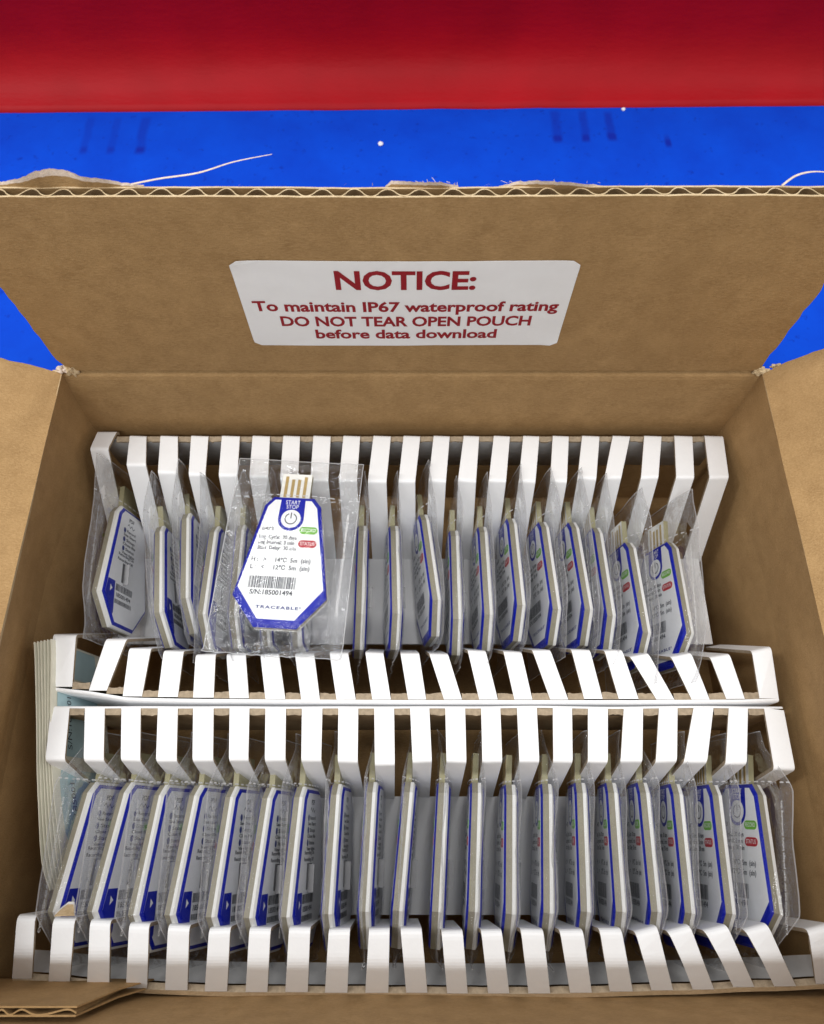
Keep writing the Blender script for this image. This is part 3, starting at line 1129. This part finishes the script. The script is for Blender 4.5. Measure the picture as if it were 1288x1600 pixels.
for i in range(21):
    ZE = -1.5
    l0, r0 = at(FF_near[i][0], FF_ny[i], ZE), at(FF_near[i][1], FF_ny[i], ZE)
    zf = 0.34 + wob(.05)
    dz = .15 if i > 15 else 0
    l2_, r2_ = at(FF_far[i][0], FF_fy[i] + 7 * (i > 15) + wob(1), zf - dz), at(FF_far[i][1], FF_fy[i] - 2 * (i > 15) + wob(1), zf)
    # the bend sits at about half way between far end and lip in the picture
    py_b = FF_ny[i] - 44 + (8 if i < 2 else 0) + wob(2)
    t = (py_b - FF_fy[i]) / (FF_ny[i] - FF_fy[i])
    bl = FF_far[i][0] + (FF_near[i][0] - FF_far[i][0]) * t
    br = FF_far[i][1] + (FF_near[i][1] - FF_far[i][1]) * t
    l1, r1 = at(bl, py_b, .12), at(br, py_b, .12)
    l3, r3 = l2_ + Vector((-.1, -.1, -4.5)), r2_ + Vector((-.1, -.1, -4.5))
    xs.append((l0.x, r0.x))
    add_strip(trayf, [l0, l1, l2_, l3], [r0, r1, r2_, r3], .34,
              label='strip with its rear fold torn open, raw kraft board showing' if i == 1 else None)
# torn kraft scrap on the second strip
p = at(100, 1434, .34)
c = MB()
l, r = at(85, 1432, .4), at(117, 1431, .4)
T = [at(86, 1430, .42), at(94, 1422, .6), (at(106, 1413, .75)), at(115, 1413, .7), at(117, 1428, .45)]
c.poly([l] + T[:1] + [r][:0] + T[1:] + [r], M_EDGE)
d = Vector((0, .08, -.05))
c.poly([q + d for q in ([l] + T + [r])][::-1], M_TRAY)
c.build('torn_scrap', trayf, trayf.location)
# lip and ledge at the front of the front tray
c = MB()
c2 = MB()
for i in range(42):
    def Q(t):
        px = 20 + (1306 - 20) * t
        k = list(zip([sum(q) / 2 for q in FF_near], FF_ny))
        k = [(0, k[0][1])] + k + [(1320, k[-1][1])]
        for (a, ya), (b, yb2) in zip(k, k[1:]):
            if a <= px <= b + .01:
                py = ya + (yb2 - ya) * (px - a) / (b - a)
        return at(px, py + 1, -1.55)
    p, q = Q(i / 42), Q((i + 1) / 42)
    wv = [.05 * noise.noise(Vector((xx * 2.2, 3, 0))) for xx in (p.x, q.x)]
    c.poly([p + Vector((0, -.14, -.05)), q + Vector((0, -.14, -.05)), q + Vector((0, .0, .0)), p], M_TRAYK)  # white rim given kraft brown, its shade put into the colour
    c.poly([p + Vector((0, -.14, -4)), q + Vector((0, -.14, -4)), q + Vector((0, -.14, -.05)), p + Vector((0, -.14, -.05))], M_TRAYK)
    c.poly([p, q, q + Vector((0, .22 + wv[1], -.02)), p + Vector((0, .22 + wv[0], -.02))], M_EDGE_T)
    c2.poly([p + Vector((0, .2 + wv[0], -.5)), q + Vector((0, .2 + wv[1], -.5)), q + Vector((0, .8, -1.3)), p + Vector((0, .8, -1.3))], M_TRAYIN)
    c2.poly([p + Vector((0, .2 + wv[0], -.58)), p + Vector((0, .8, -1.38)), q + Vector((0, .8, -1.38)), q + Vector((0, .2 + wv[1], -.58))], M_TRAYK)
c.build('front_edge', trayf, trayf.location)
c2.build('ledge', trayf, trayf.location)

# ------------------------------------------------------------------ label sheets at the left wall
GRP_L = 'label sheets standing along the left wall'


def label_sheet(k, printed):
    off = -0.13 * k
    n = 16
    q = k / 5
    inner = [(80, 998, .45), (80, 1070, .3), (82, 1200, -.2), (94, 1330, -.9), (105, 1386, -1.3)]
    outer = [(54, 1003, .45), (57, 1100, .2), (60, 1230, -.3), (66, 1345, -.9), (79, 1391, -1.3)]
    ctrl = [at(*a_, ).lerp(at(*b_), q) for a_, b_ in zip(inner, outer)]
    R_ = smooth_pts(ctrl, n)
    for i, p in enumerate(R_):
        p.x += .03 * noise.noise(Vector((i * .3, k * 3, 0)))
        p.z += .05 * noise.noise(Vector((i * .2, k * 7, 4)))
    L_ = [p + Vector((.75 + .5 * (1 - q) * i / n, 0, -3.6)) for i, p in enumerate(R_)]
    c = MB()
    c.ribbon(L_, R_, .035, M_CREAM, M_CREAM, M_CREAM)
    name = 'label_sheet'
    ctr = (R_[8] + L_[8]) / 2 + Vector((0, 0, -2))
    if printed:
        lab = 'front cream label sheet with pale teal serial number stickers, beside the left tray ends'
    else:
        lab = ('cream sheet directly behind the teal-stickered sheet at the left wall', 'second plain cream sheet edge behind the teal-stickered sheet', 'third plain cream sheet edge, middle of those behind the teal-stickered sheet', 'cream sheet edge second from the left box wall', 'outermost cream sheet edge, nearest the left box wall')[k - 1]
    o = c.build(name, None, ctr)
    o['label'] = lab
    o['category'] = 'label sheet'
    o['group'] = GRP_L
    if printed:
        rows = [(0.02, .20), (.235, .46), (.50, .72), (.76, .95)]
        for a, b in rows:
            c = MB()

            def S_(t, h, lift):
                i = min(n - 1, int(t * n))
                f = t * n - i
                pr = R_[i].lerp(R_[i + 1], f)
                pl = L_[i].lerp(L_[i + 1], f)
                s = pr.lerp(pl, h)
                return s + Vector((lift, 0, lift * .1))
            m = 6
            for j in range(m):
                t0, t1 = a + (b - a) * j / m, a + (b - a) * (j + 1) / m
                h0, h1 = (.10 if 0 < j else .14), (.10 if j < m - 1 else .14)
                c.poly([S_(t0, .82, .02), S_(t1, .82, .02), S_(t1, h1, .02), S_(t0, h0, .02)], M_TEAL)
            st = c.build('sticker', o, ctr)
            vs, fs = text2d('S/N:185001', .42, 'LEFT')
            c = MB()
            for (tt, hh) in ((b - .015, .30),):
                c.mesh([S_(tt - y * .09 * 1.0 - 0.02, hh + x * .2, .035) if False else S_(b - .02 - x * .085, hh - y * .24, .035) for x, y in vs], fs, M_INK)
            c.build('lettering', st, ctr)


for k in range(6):
    label_sheet(k, k == 0)

# ------------------------------------------------------------------ pouched data logger (built once, then copied)
LW, LL = 1.975, 5.9
OUT = [(-.89, 0), (.89, 0), (LW, 1.33), (1.235, 5.49), (.89, 5.9), (-.89, 5.9), (-1.235, 5.49), (-LW, 1.33)]


def inset(outl, d):
    n = len(outl)
    res = []
    for i in range(n):
        p0, p1, p2 = (Vector(outl[k]).to_2d() for k in (i - 1, i, (i + 1) % n))
        d0, d1 = (p1 - p0).normalized(), (p2 - p1).normalized()
        n0, n1 = Vector((-d0.y, d0.x)), Vector((-d1.y, d1.x))
        b = (n0 + n1).normalized()
        res.append(tuple(p1 + b * (d / max(.3, b.dot(n0)))))
    return res


GRP_P = 'pouched data loggers standing in the trays'
root = empty('pouched_logger', (0, 0, 0), 'x', 'data logger', GRP_P)
ZFR, ZMID, ZBK = 0.27, -0.02, -0.27
# case: beige front half, white back half, both with bevelled rims
nn = len(OUT)


def band(c, d0, z0, d1, z1, mat, back=False):
    A, B_ = inset(OUT, d0) if d0 else OUT, inset(OUT, d1)
    for i in range(nn):
        j = (i + 1) % nn
        q = [(*A[i], z0), (*A[j], z0), (*B_[j], z1), (*B_[i], z1)]
        c.poly(q[::-1] if back else q, mat)


c = MB()
c.prism(OUT, ZMID, ZFR - .055, M_CASET)
case_front = c.build('case_front', root)
c = MB()
o3 = inset(OUT, -.01)
c.prism(o3, ZBK + .12, ZMID - .004, M_CASEW)
band(c, -.01, ZBK + .12, .09, ZBK + .055, M_CASEW, True)
band(c, .09, ZBK + .055, .21, ZBK, M_CASEW, True)
c.poly([(*p, ZBK) for p in inset(OUT, .21)][::-1], M_CASEW)
c.build('case_back', root)


def text_on(c, s, u, v, size, mat, z, align='CENTER', width=None, bold=0.0, rot=0, flip=False, spacing=1.0):
    vs, fs = text2d(s, size, align, bold, 1.0, spacing)
    x0, x1 = min(p[0] for p in vs), max(p[0] for p in vs)
    if width:
        k = width / (x1 - x0)
        vs = [(x * k, y) for x, y in vs]
    if rot:
        vs = [(-y, x) for x, y in vs]
    if flip:          # on the back face: mirrored u, faces reversed
        c.mesh([(u - x, v + y, z) for x, y in vs], [q[::-1] for q in fs], mat)
    else:
        c.mesh([(u + x, v + y, z) for x, y in vs], fs, mat)


# front label: blue outline, white field
c = MB()
band(c, 0, ZFR - .051, .10, ZFR + .02, M_BLUE)
c.poly([(*p, ZFR + .02) for p in inset(OUT, .10)], M_BLUE)
c.poly([(*p, ZFR - .051) for p in OUT][::-1], M_BLUE)
white = [(-.78, .34), (.78, .34), (1.80, 1.68), (1.08, 5.40), (.80, 5.74), (-.80, 5.74), (-1.08, 5.40), (-1.80, 1.68)]
c.prism(white, ZFR + .005, ZFR + .028, M_LABW)
front_label = c.build('front_label', root)
ZL = ZFR + .028


def disc(c, u, v, r, z, mat, n=28):
    c.poly([(u + r * math.cos(i * 2 * math.pi / n), v + r * math.sin(i * 2 * math.pi / n), z) for i in range(n)], mat)


# start / stop button
c = MB()
n = 24
tab = [(-.53, 5.81), ] + [(.56 * math.cos(math.pi + i * math.pi / n), 4.85 + .56 * math.sin(math.pi + i * math.pi / n)) for i in range(n + 1)] + [(.53, 5.81)]
c.poly([(x, y, ZL + .006) for x, y in tab], M_BLUE)
disc(c, 0, 4.85, .43, ZL + .012, M_LABW)
for i in range(22):       # power ring
    a0, a1 = (math.radians(115 + 310 * k / 22) for k in (i, i + 1))
    c.poly([(r * math.cos(a), 4.85 + r * math.sin(a), ZL + .018) for a, r in ((a0, .27), (a0, .225), (a1, .225), (a1, .27))][::-1], M_INK)
c.poly([(x, y, ZL + .018) for x, y in ((-.022, 4.86), (.022, 4.86), (.022, 5.14), (-.022, 5.14))], M_INK)
text_on(c, 'START', 0, 5.62, .27, M_WINK, ZL + .014, width=.64)
text_on(c, 'STOP', 0, 5.405, .27, M_WINK, ZL + .014, width=.53)
c.build('start_stop_button', front_label)
for nm, s, v, mat in (('record_button', 'RECORD', 4.33, M_GREEN), ('status_button', 'STATUS', 3.71, M_RED)):
    c = MB()
    pill = rounded(.84 - .39, .84 + .39, v - .165, v + .165, .164, 8)
    pill = [(x - (v - 4.33) * 0.05, y) for x, y in pill]
    c.prism(pill, ZL - .005, ZL + .02, mat)
    text_on(c, s, .84 - (v - 4.33) * 0.05, v, .225, M_WINK, ZL + .026, width=.62)
    c.build(nm, front_label)
c = MB()
text_on(c, '6473', -.92, 4.34, .22, M_INK, ZL + .006, width=.50, bold=.004)
text_on(c, 'Log  Cycle:  30 days', -1.25, 3.96, .235, M_GREY, ZL + .006, 'LEFT', 1.62, bold=.006)
text_on(c, 'Log Interval: 3 min', -1.25, 3.71, .235, M_GREY, ZL + .006, 'LEFT', 1.55, bold=.006)
text_on(c, 'Start  Delay:  30 min', -1.25, 3.46, .235, M_GREY, ZL + .006, 'LEFT', 1.66, bold=.006)
text_on(c, 'H :   >     14\u2103  5m  (sin)', -1.42, 2.92, .27, M_GREY, ZL + .006, 'LEFT', 2.52, bold=.006)
text_on(c, 'L :   <     12\u2103  5m  (sin)', -1.42, 2.58, .27, M_GREY, ZL + .006, 'LEFT', 2.52, bold=.006)
text_on(c, 'S/N:185001494', -.36, 1.47, .285, M_INK, ZL + .006, width=1.80, bold=.006)
c.build('lettering', front_label)
c = MB()
random.seed(3)
x = -1.36
while x < .60:
    wd = random.choice((.018, .018, .03, .045))
    c.poly([(a, b, ZL + .006) for a, b in ((x, 1.66), (x + wd, 1.66), (x + wd, 2.18), (x, 2.18))], M_INK)
    x += wd + random.choice((.018, .018, .03, .042))
c.build('barcode', front_label)
c = MB()
text_on(c, 'TRACEABLE', -.02, .84, .175, M_NAVY, ZL + .006, width=1.78, bold=.005, spacing=1.25)
text_on(c, '\u00ae', .94, .87, .12, M_NAVY, ZL + .006)
c.build('brand_name', front_label)

# usb plug with four contacts
c = MB()
c.box((-.66, 5.9, -.04), (.66, 7.08, .20), M_OLIVE, {1: M_PLUG})
plug = c.build('usb_plug', root)
for u, h in ((-.44, 1.02), (-.155, .88), (.115, .88), (.40, 1.02)):
    c = MB()
    c.box((u - .068, 5.93, .19), (u + .068, 5.93 + h, .212), M_GOLD)
    c.build('contact', plug)

# back label (seen from behind: +u is on the left)
ZK = ZBK - .012
c = MB()
c.prism(inset(OUT, .215), ZK, ZBK + .01, M_LABG)
band(c, .085, ZBK + .050, .19, ZBK - .002, M_BLUE, True)      # blue rule on the rim
band(c, .19, ZBK - .002, .225, ZK - .004, M_BLUE, True)
back_label = c.build('back_label', root)
c = MB()
ab = [(1.66, 1.38), (1.08, 1.38), (.98, .36), (.86, .30), (1.72, 1.30)]
c.poly([(x, y, ZK - .012) for x, y in ((1.60, 2.08), (1.04, 2.08), (.98, .62), (1.06, .50), (1.74, 1.38))], M_BLUE)
c.poly([(x, y, ZK - .018) for x, y in ((1.40, 1.84), (1.22, 1.68), (1.40, 1.52))], M_WINK)
c.build('arrow_box', back_label)
random.seed(5)
for v0, v1 in ((1.68, 2.00), (1.08, 1.28)):
    c = MB()
    x = .94
    while x > -.45:
        wd = random.choice((.02, .03, .05))
        c.poly([(a, b, ZK - .006) for a, b in ((x, v0), (x - wd, v0), (x - wd, v1), (x, v1))], M_INK)
        x -= wd + random.choice((.02, .02, .035))
    c.build('barcode', back_label)
c = MB()
text_on(c, '185001494', .28, 1.48, .26, M_INK, ZK - .006, width=1.2, flip=True, bold=.006)
for v, s1, s2 in ((4.74, 'Record', 'See Start'), (4.28, 'Stop', 'Close file'), (3.82, 'Status', 'View lights')):
    c.poly([(.66 + .10 * math.cos(-i * .5236), v + .13 * math.sin(-i * .5236), ZK - .006) for i in range(12)], M_NAVY)
    text_on(c, s1, .48, v, .19, M_GREY, ZK - .006, 'LEFT', .75, flip=True, bold=.005)
    text_on(c, s2, .74, v - .22, .17, M_GREY, ZK - .006, 'LEFT', 1.1, flip=True, bold=.005)
text_on(c, 'Recording On', .98, 3.46, .19, M_GREY, ZK - .006, 'LEFT', 1.3, flip=True, bold=.005)
text_on(c, 'Recording Off', 1.02, 3.22, .19, M_GREY, ZK - .006, 'LEFT', 1.3, flip=True, bold=.005)
# document mark with a wavy line
pts = [(.45, 5.06), (.34, 5.16), (.22, 5.00), (.10, 5.14), (-.03, 4.98), (-.16, 5.08)]
for (xa, ya), (xb, yb2) in zip(pts, pts[1:]):
    c.poly([(xa, ya, ZK - .006), (xb, yb2, ZK - .006), (xb, yb2 - .05, ZK - .006), (xa, ya - .05, ZK - .006)], M_GREY)
text_on(c, 'PDF', .15, 5.33, .26, M_GREY, ZK - .006, flip=True, bold=.006)
c.build('lettering', back_label)
c = MB()     # the L-shaped hanging tab: cut's shade as dark strips, tab standing proud
c.box((.40, 2.15, ZK - .02), (.55, 3.08, ZK - .004), M_CLIP)
c.box((-.05, 3.00, ZK - .02), (.398, 3.08, ZK - .004), M_CLIP)
c.box((.36, 2.05, ZK - .25), (.39, 3.05, ZK - .004), M_TAB)
c.build('clip', back_label)


# ---- clear pouch
PU, PV0, PV1 = 2.85, -1.1, 7.9


def poly_dist(u, v):
    """signed distance (outside > 0) to the logger outline incl. plug, cheap"""
    best = -1e9
    n = len(OUT)
    inside = True
    dmin = 1e9
    p = Vector((u, v))
    for i in range(n):
        a, b = Vector(OUT[i]), Vector(OUT[(i + 1) % n])
        ab_ = b - a
        t = max(0, min(1, (p - a).dot(ab_) / ab_.length_squared))
        dmin = min(dmin, (a + ab_ * t - p).length)
        if ab_.x * (p.y - a.y) - ab_.y * (p.x - a.x) < 0:
            inside = False
    return -dmin if inside else dmin


def film_mesh(seed, wrinkle=.05, bend=0.3, crumple=0.0, dipf=0.0, dipb=0.0, curl=0.0):
    NU, NV = 28, 44
    random.seed(seed)
    ba, bb, bc = random.uniform(-1, 1) * bend, random.uniform(-1, 1) * bend, random.uniform(-.5, .5) * bend
    vs, uvs, fs = [], [], []

    def base(u, v):
        t = max(0, v - 5.5) / 2.4
        q = max(0, .4 - v) / 1.5
        s = u / PU
        return ba * t * t * (0.6 + .4 * s) + bb * q * q * .8 + bc * t * s + bend * .35 * noise.noise(Vector((u * .35, v * .3, seed * 3.3))) * min(1, max(0, poly_dist(u, v)) * 1.2)

    for side in (1, -1):
        off = len(vs)
        for i in range(NU + 1):
            for j in range(NV + 1):
                u = -PU + 2 * PU * i / NU
                v = PV0 + (PV1 - PV0) * j / NV
                d = poly_dist(u, v)
                dp = max(abs(u) - .66, v - 7.08, 0)
                dp = dp if v > 5 else 9
                eu = PU - .55 - abs(u)
                ev0, ev1 = v - PV0 - .35, PV1 - .3 - v
                e = max(0.0, min(eu, ev0, ev1))
                if d <= 0:
                    h = 0.35
                else:
                    h = .35 * (e / (e + d * 1.25 + 1e-6)) ** .8
                if dp < 1.2:
                    h = max(h, .24 * min(1, max(0, e) * 1.5) * (1 - dp / 1.2) ** .5)
                wr = 0
                if d > 0:
                    k = min(1, d * 1.6)
                    wr = wrinkle * k * (noise.noise(Vector((u * 1.9 + side, v * 1.1, seed))) + .6 * noise.noise(Vector((u * .8, v * 3.1 + side * 2, seed + 4))))
                    if crumple:
                        q = max(0, min(1, (.2 - v) / .9))
                        wr += crumple * q * (noise.noise(Vector((u * 3.2, v * 2.2 + side * .2, seed + 7))) + .6 * noise.noise(Vector((u * 7, v * 4, seed + 8))))
                flat = .012
                n_ = base(u, v) + side * max(flat, h) + wr * (1 if e > 0 else .55) * (1 if crumple == 0 or e > 0 else 1)
                if e <= 0:
                    n_ = base(u, v) + side * flat + wrinkle * .5 * noise.noise(Vector((u * 1.3, v * .9, seed))) + (crumple * max(0, min(1, (.2 - v) / .9)) * (noise.noise(Vector((u * 3.2, v * 2.2, seed + 7))) + .6 * noise.noise(Vector((u * 7, v * 4, seed + 8)))) if crumple else 0)
                us = u
                n_ += curl * (1 - .85 * min(1, dipf * max(0, 1.5 - v) / 1.6)) * (1 - .6 * min(1, dipb * max(0, v - 5.9) / 1.2)) * max(0, u - 1.6) ** 1.6 * (.75 + .5 * noise.noise(Vector((v * .4, seed, 1))))
                if u > 0:
                    us = u - (u / PU) ** 2 * (dipf * min(1, max(0, 1.35 - v) / 1.6) ** 1.1 + dipb * min(1, max(0, v - 5.7) / 1.6) ** 1.1)
                vs.append((us, v if v > -.3 or not dipf else -.3 + (v + .3) * (1 - .62 * min(1, dipf)), n_))
                uvs.append((u, v))
        P = lambda i, j: off + i * (NV + 1) + j
        # tear notch: a diamond hole near the upper edge
        ic, jc = NU - 3, NV - 9
        V = lambda i, j: P(i, j)
        notch = {(ic - 1, jc - 1), (ic, jc - 1), (ic - 1, jc), (ic, jc), (ic - 1, jc + 1), (ic, jc + 1), (ic - 1, jc - 2), (ic, jc - 2)}
        tris = [(P(ic, jc - 2), P(ic + 1, jc - 2), P(ic + 1, jc)), (P(ic, jc - 2), P(ic + 1, jc), P(ic + 1, jc))]
        for i in range(NU):
            for j in range(NV):
                if (i, j) in notch:
                    continue
                q = (P(i, j), P(i + 1, j), P(i + 1, j + 1), P(i, j + 1))
                fs.append(q if side > 0 else q[::-1])
        # ring of triangles round the rhombus with tips (ic,jc±2), (ic±1,jc)
        ring = [
            (P(ic, jc - 2), P(ic + 1, jc - 2), P(ic + 1, jc - 1)), (P(ic, jc - 2), P(ic + 1, jc - 1), P(ic + 1, jc)),
            (P(ic + 1, jc), P(ic + 1, jc + 1), P(ic, jc + 2)), (P(ic + 1, jc + 1), P(ic + 1, jc + 2), P(ic, jc + 2)),
            (P(ic - 1, jc - 2), P(ic, jc - 2), P(ic - 1, jc - 1)), (P(ic - 1, jc - 1), P(ic, jc - 2), P(ic - 1, jc)),
            (P(ic - 1, jc), P(ic, jc + 2), P(ic - 1, jc + 1)), (P(ic - 1, jc + 1), P(ic, jc + 2), P(ic - 1, jc + 2))]
        for q in ring:
            fs.append(q if side > 0 else q[::-1])
    me = bpy.data.meshes.new('pouch')
    me.from_pydata(vs, [], fs)
    ul = me.uv_layers.new(name='UVMap')
    for lp in me.loops:
        ul.data[lp.index].uv = uvs[lp.vertex_index]
    me.materials.append(M_FILM)
    me.polygons.foreach_set('use_smooth', [True] * len(me.polygons))
    me.update()
    return me


# front row left / right, back row left / right: the upper seal curls to the side it leans on
films = {(0, 0): [film_mesh(q, .075, .35, .06, 1.65, 1.1, .10) for q in (11, 12, 13)],
         (0, 1): [film_mesh(q, .075, .35, .06, 1.65, 1.1, -.15) for q in (14, 15, 16)],
         (1, 0): [film_mesh(q, .075, .35, .06, .5, .1, .10) for q in (31, 32, 33)],
         (1, 1): [film_mesh(q, .075, .35, .06, .5, .1, -.15) for q in (34, 35, 36)]}
film_top = film_mesh(21, .085, .16, .34)
pouch = bpy.data.objects.new('pouch', films[0, 0][0])
COL.objects.link(pouch)
pouch.parent = root
c = MB()
text_on(c, 'CAUTION:Do not tear open package before downloading data.', 2.42, .7, .17, M_WINK, .05, 'LEFT', 4.6, rot=1)
caution = c.build('caution_text', pouch)


def copy_tree(o, parent=None):
    q = o.copy()
    COL.objects.link(q)
    if parent is not None:
        q.parent = parent
    for ch in list(o.children):
        copy_tree(ch, q)
    return q


def child(o, name):
    return next(ch for ch in o.children if ch.name.split('.')[0] == name)


def place(o, p_top, p_bul, lean, dz=0.0):
    """stand a logger on its long side so that two measured points of its upper edge fit"""
    zb = 0.0 + dz
    lb = Vector((LW, 1.33, .08))
    lt = Vector((1.235, 5.49, .08))
    A = at(p_top[0], p_top[1], zb - .70)
    Bp = at(p_bul[0], p_bul[1], zb)
    base = Matrix(((0, 0, -1), (0, 1, 0), (1, 0, 0)))        # u->+z, v->+y, n->-x
    roll = Matrix.Rotation(math.radians(lean), 3, 'Y')       # top towards +x for positive lean
    R0 = roll @ base
    loc_d = R0 @ (lt - lb)
    want = A - Bp
    yaw = math.atan2(want.y, want.x) - math.atan2(loc_d.y, loc_d.x)
    R = Matrix.Rotation(yaw, 3, 'Z') @ R0
    mid = (A + Bp) / 2
    org = mid - R @ ((lb + lt) / 2)
    o.location = org
    o.rotation_euler = R.to_euler()


FRONT = [((133, 1242), (80, 1421), -18), ((190, 1242), (141, 1421), -18), ((245, 1245), (205, 1428), -17), ((300, 1245), (262, 1428), -16),
         ((356, 1250), (327, 1428), -15), ((414, 1250), (386, 1431), -14), ((464, 1250), (444, 1428), -9), ((522, 1242), (509, 1428), -5),
         ((578, 1242), (567, 1420), -3), ((636, 1242), (620, 1418), -2), ((690, 1242), (681, 1421), -2), ((743, 1242), (738, 1421), -1),
         ((797, 1242), (796, 1428), 0), ((854, 1242), (855, 1425), -2), ((907, 1242), (913, 1421), -3), ((956, 1242), (968, 1421), -4),
         ((1006, 1242), (1023, 1421), -3), ((1058, 1242), (1076, 1425), -2), ((1119, 1242), (1140, 1428), 2), ((1189, 1242), (1215, 1428), 12)]
BACK = [((177, 795), (147, 929), -10), ((246, 826), (246, 963), -3), ((288, 808), (287, 938), -2), ((332, 826), (313, 966), -5),
        ((374, 826), (362, 960), 0), ((420, 822), (410, 958), 0), ((466, 822), (458, 958), 0),
        ((565, 825), (561, 964), 5), ((615, 828), (618, 961), 6), ((662, 804), (682, 947), 9), ((709, 835), (713, 970), 1), ((754, 830), (762, 962), 3),
        ((800, 817), (813, 947), 6), ((850, 820), (869, 956), 7), ((897, 821), (919, 956), 7), ((934, 831), (954, 964), 3), ((986, 850), (1010, 996), 8),
        ((1053, 850), (1078, 996), 15)]
ORD = ['first', 'second', 'third', 'fourth', 'fifth', 'sixth', 'seventh', 'eighth', 'ninth', 'tenth', 'eleventh', 'twelfth', 'thirteenth',
       'fourteenth', 'fifteenth', 'sixteenth', 'seventeenth', 'eighteenth', 'nineteenth', 'last']
random.seed(19)
items = []
for i, (a, b, ln) in enumerate(FRONT):
    view = 'printed back face showing' if i < 8 else ('seen edge on' if i < 13 else 'blue-edged front turned left')
    items.append((a, b, ln, f'pouched white data logger, {ORD[i]} from the left in the front tray, {view}'))
for i, (a, b, ln) in enumerate(BACK):
    if i == 0:
        lab = 'leftmost pouched logger in the back tray, leaning with its printed back face up'
    elif i < 4:
        lab = f'pouched logger seen edge on, {ORD[i]} from the left in the back tray'
    elif i < 7:
        lab = f'{("left", "middle", "right")[i - 4]} of three standing pouched loggers underneath the flat pouch in the back tray'
    elif i < 17:
        lab = f'{ORD[i - 7]} standing pouched logger to the right of the flat pouch in the back tray'
    else:
        lab = 'rightmost pouched logger in the back tray, tilted so its white front shows'
    items.append((a, b, ln, lab))
copies = []
for k, (a, b, ln, lab) in enumerate(items):
    o = root if k == 0 else copy_tree(root)
    o['label'] = lab
    copies.append((o, a, b, ln))
# the pouch that lies flat on top, front face up
flat = copy_tree(root)
flat['label'] = 'clear pouch lying flat on the back tray, its logger face up with START STOP button'
flat['group'] = GRP_P
for k, (o, a, b, ln) in enumerate(copies):
    place(o, a, b, ln + random.uniform(-.6, .6))
    child(o, 'pouch').data = films[int(k >= len(FRONT)), int(a[0] > 640 if k < len(FRONT) else a[0] > 540)][k % 3]
pf = child(flat, 'pouch')
pf.data = film_top
# logger corners measured at the widest points
zt_ = 1.75
A, Bq = at(363, 926, zt_), at(509.6, 937.7, zt_ + .1)
rz = math.radians(-4.0)
R = Matrix.Rotation(rz, 3, 'Z') @ Matrix.Rotation(math.radians(-1.0), 3, 'X') @ Matrix.Rotation(math.radians(-2), 3, 'Y')
flat.location = (A + Bq) / 2 - R @ Vector((0, 1.33, ZL))
flat.rotation_euler = R.to_euler()

# ------------------------------------------------------------------ scale the layout from cm to metres
seen = set()
for o in sc.objects:
    if o.type in ('MESH', 'EMPTY'):
        o.location = o.location * S
    if o.type == 'MESH' and o.data.name not in seen:
        seen.add(o.data.name)
        o.data.transform(Matrix.Scale(S, 4))
for m in bpy.data.meshes:
    if m.name not in seen and m.users:
        m.transform(Matrix.Scale(S, 4))
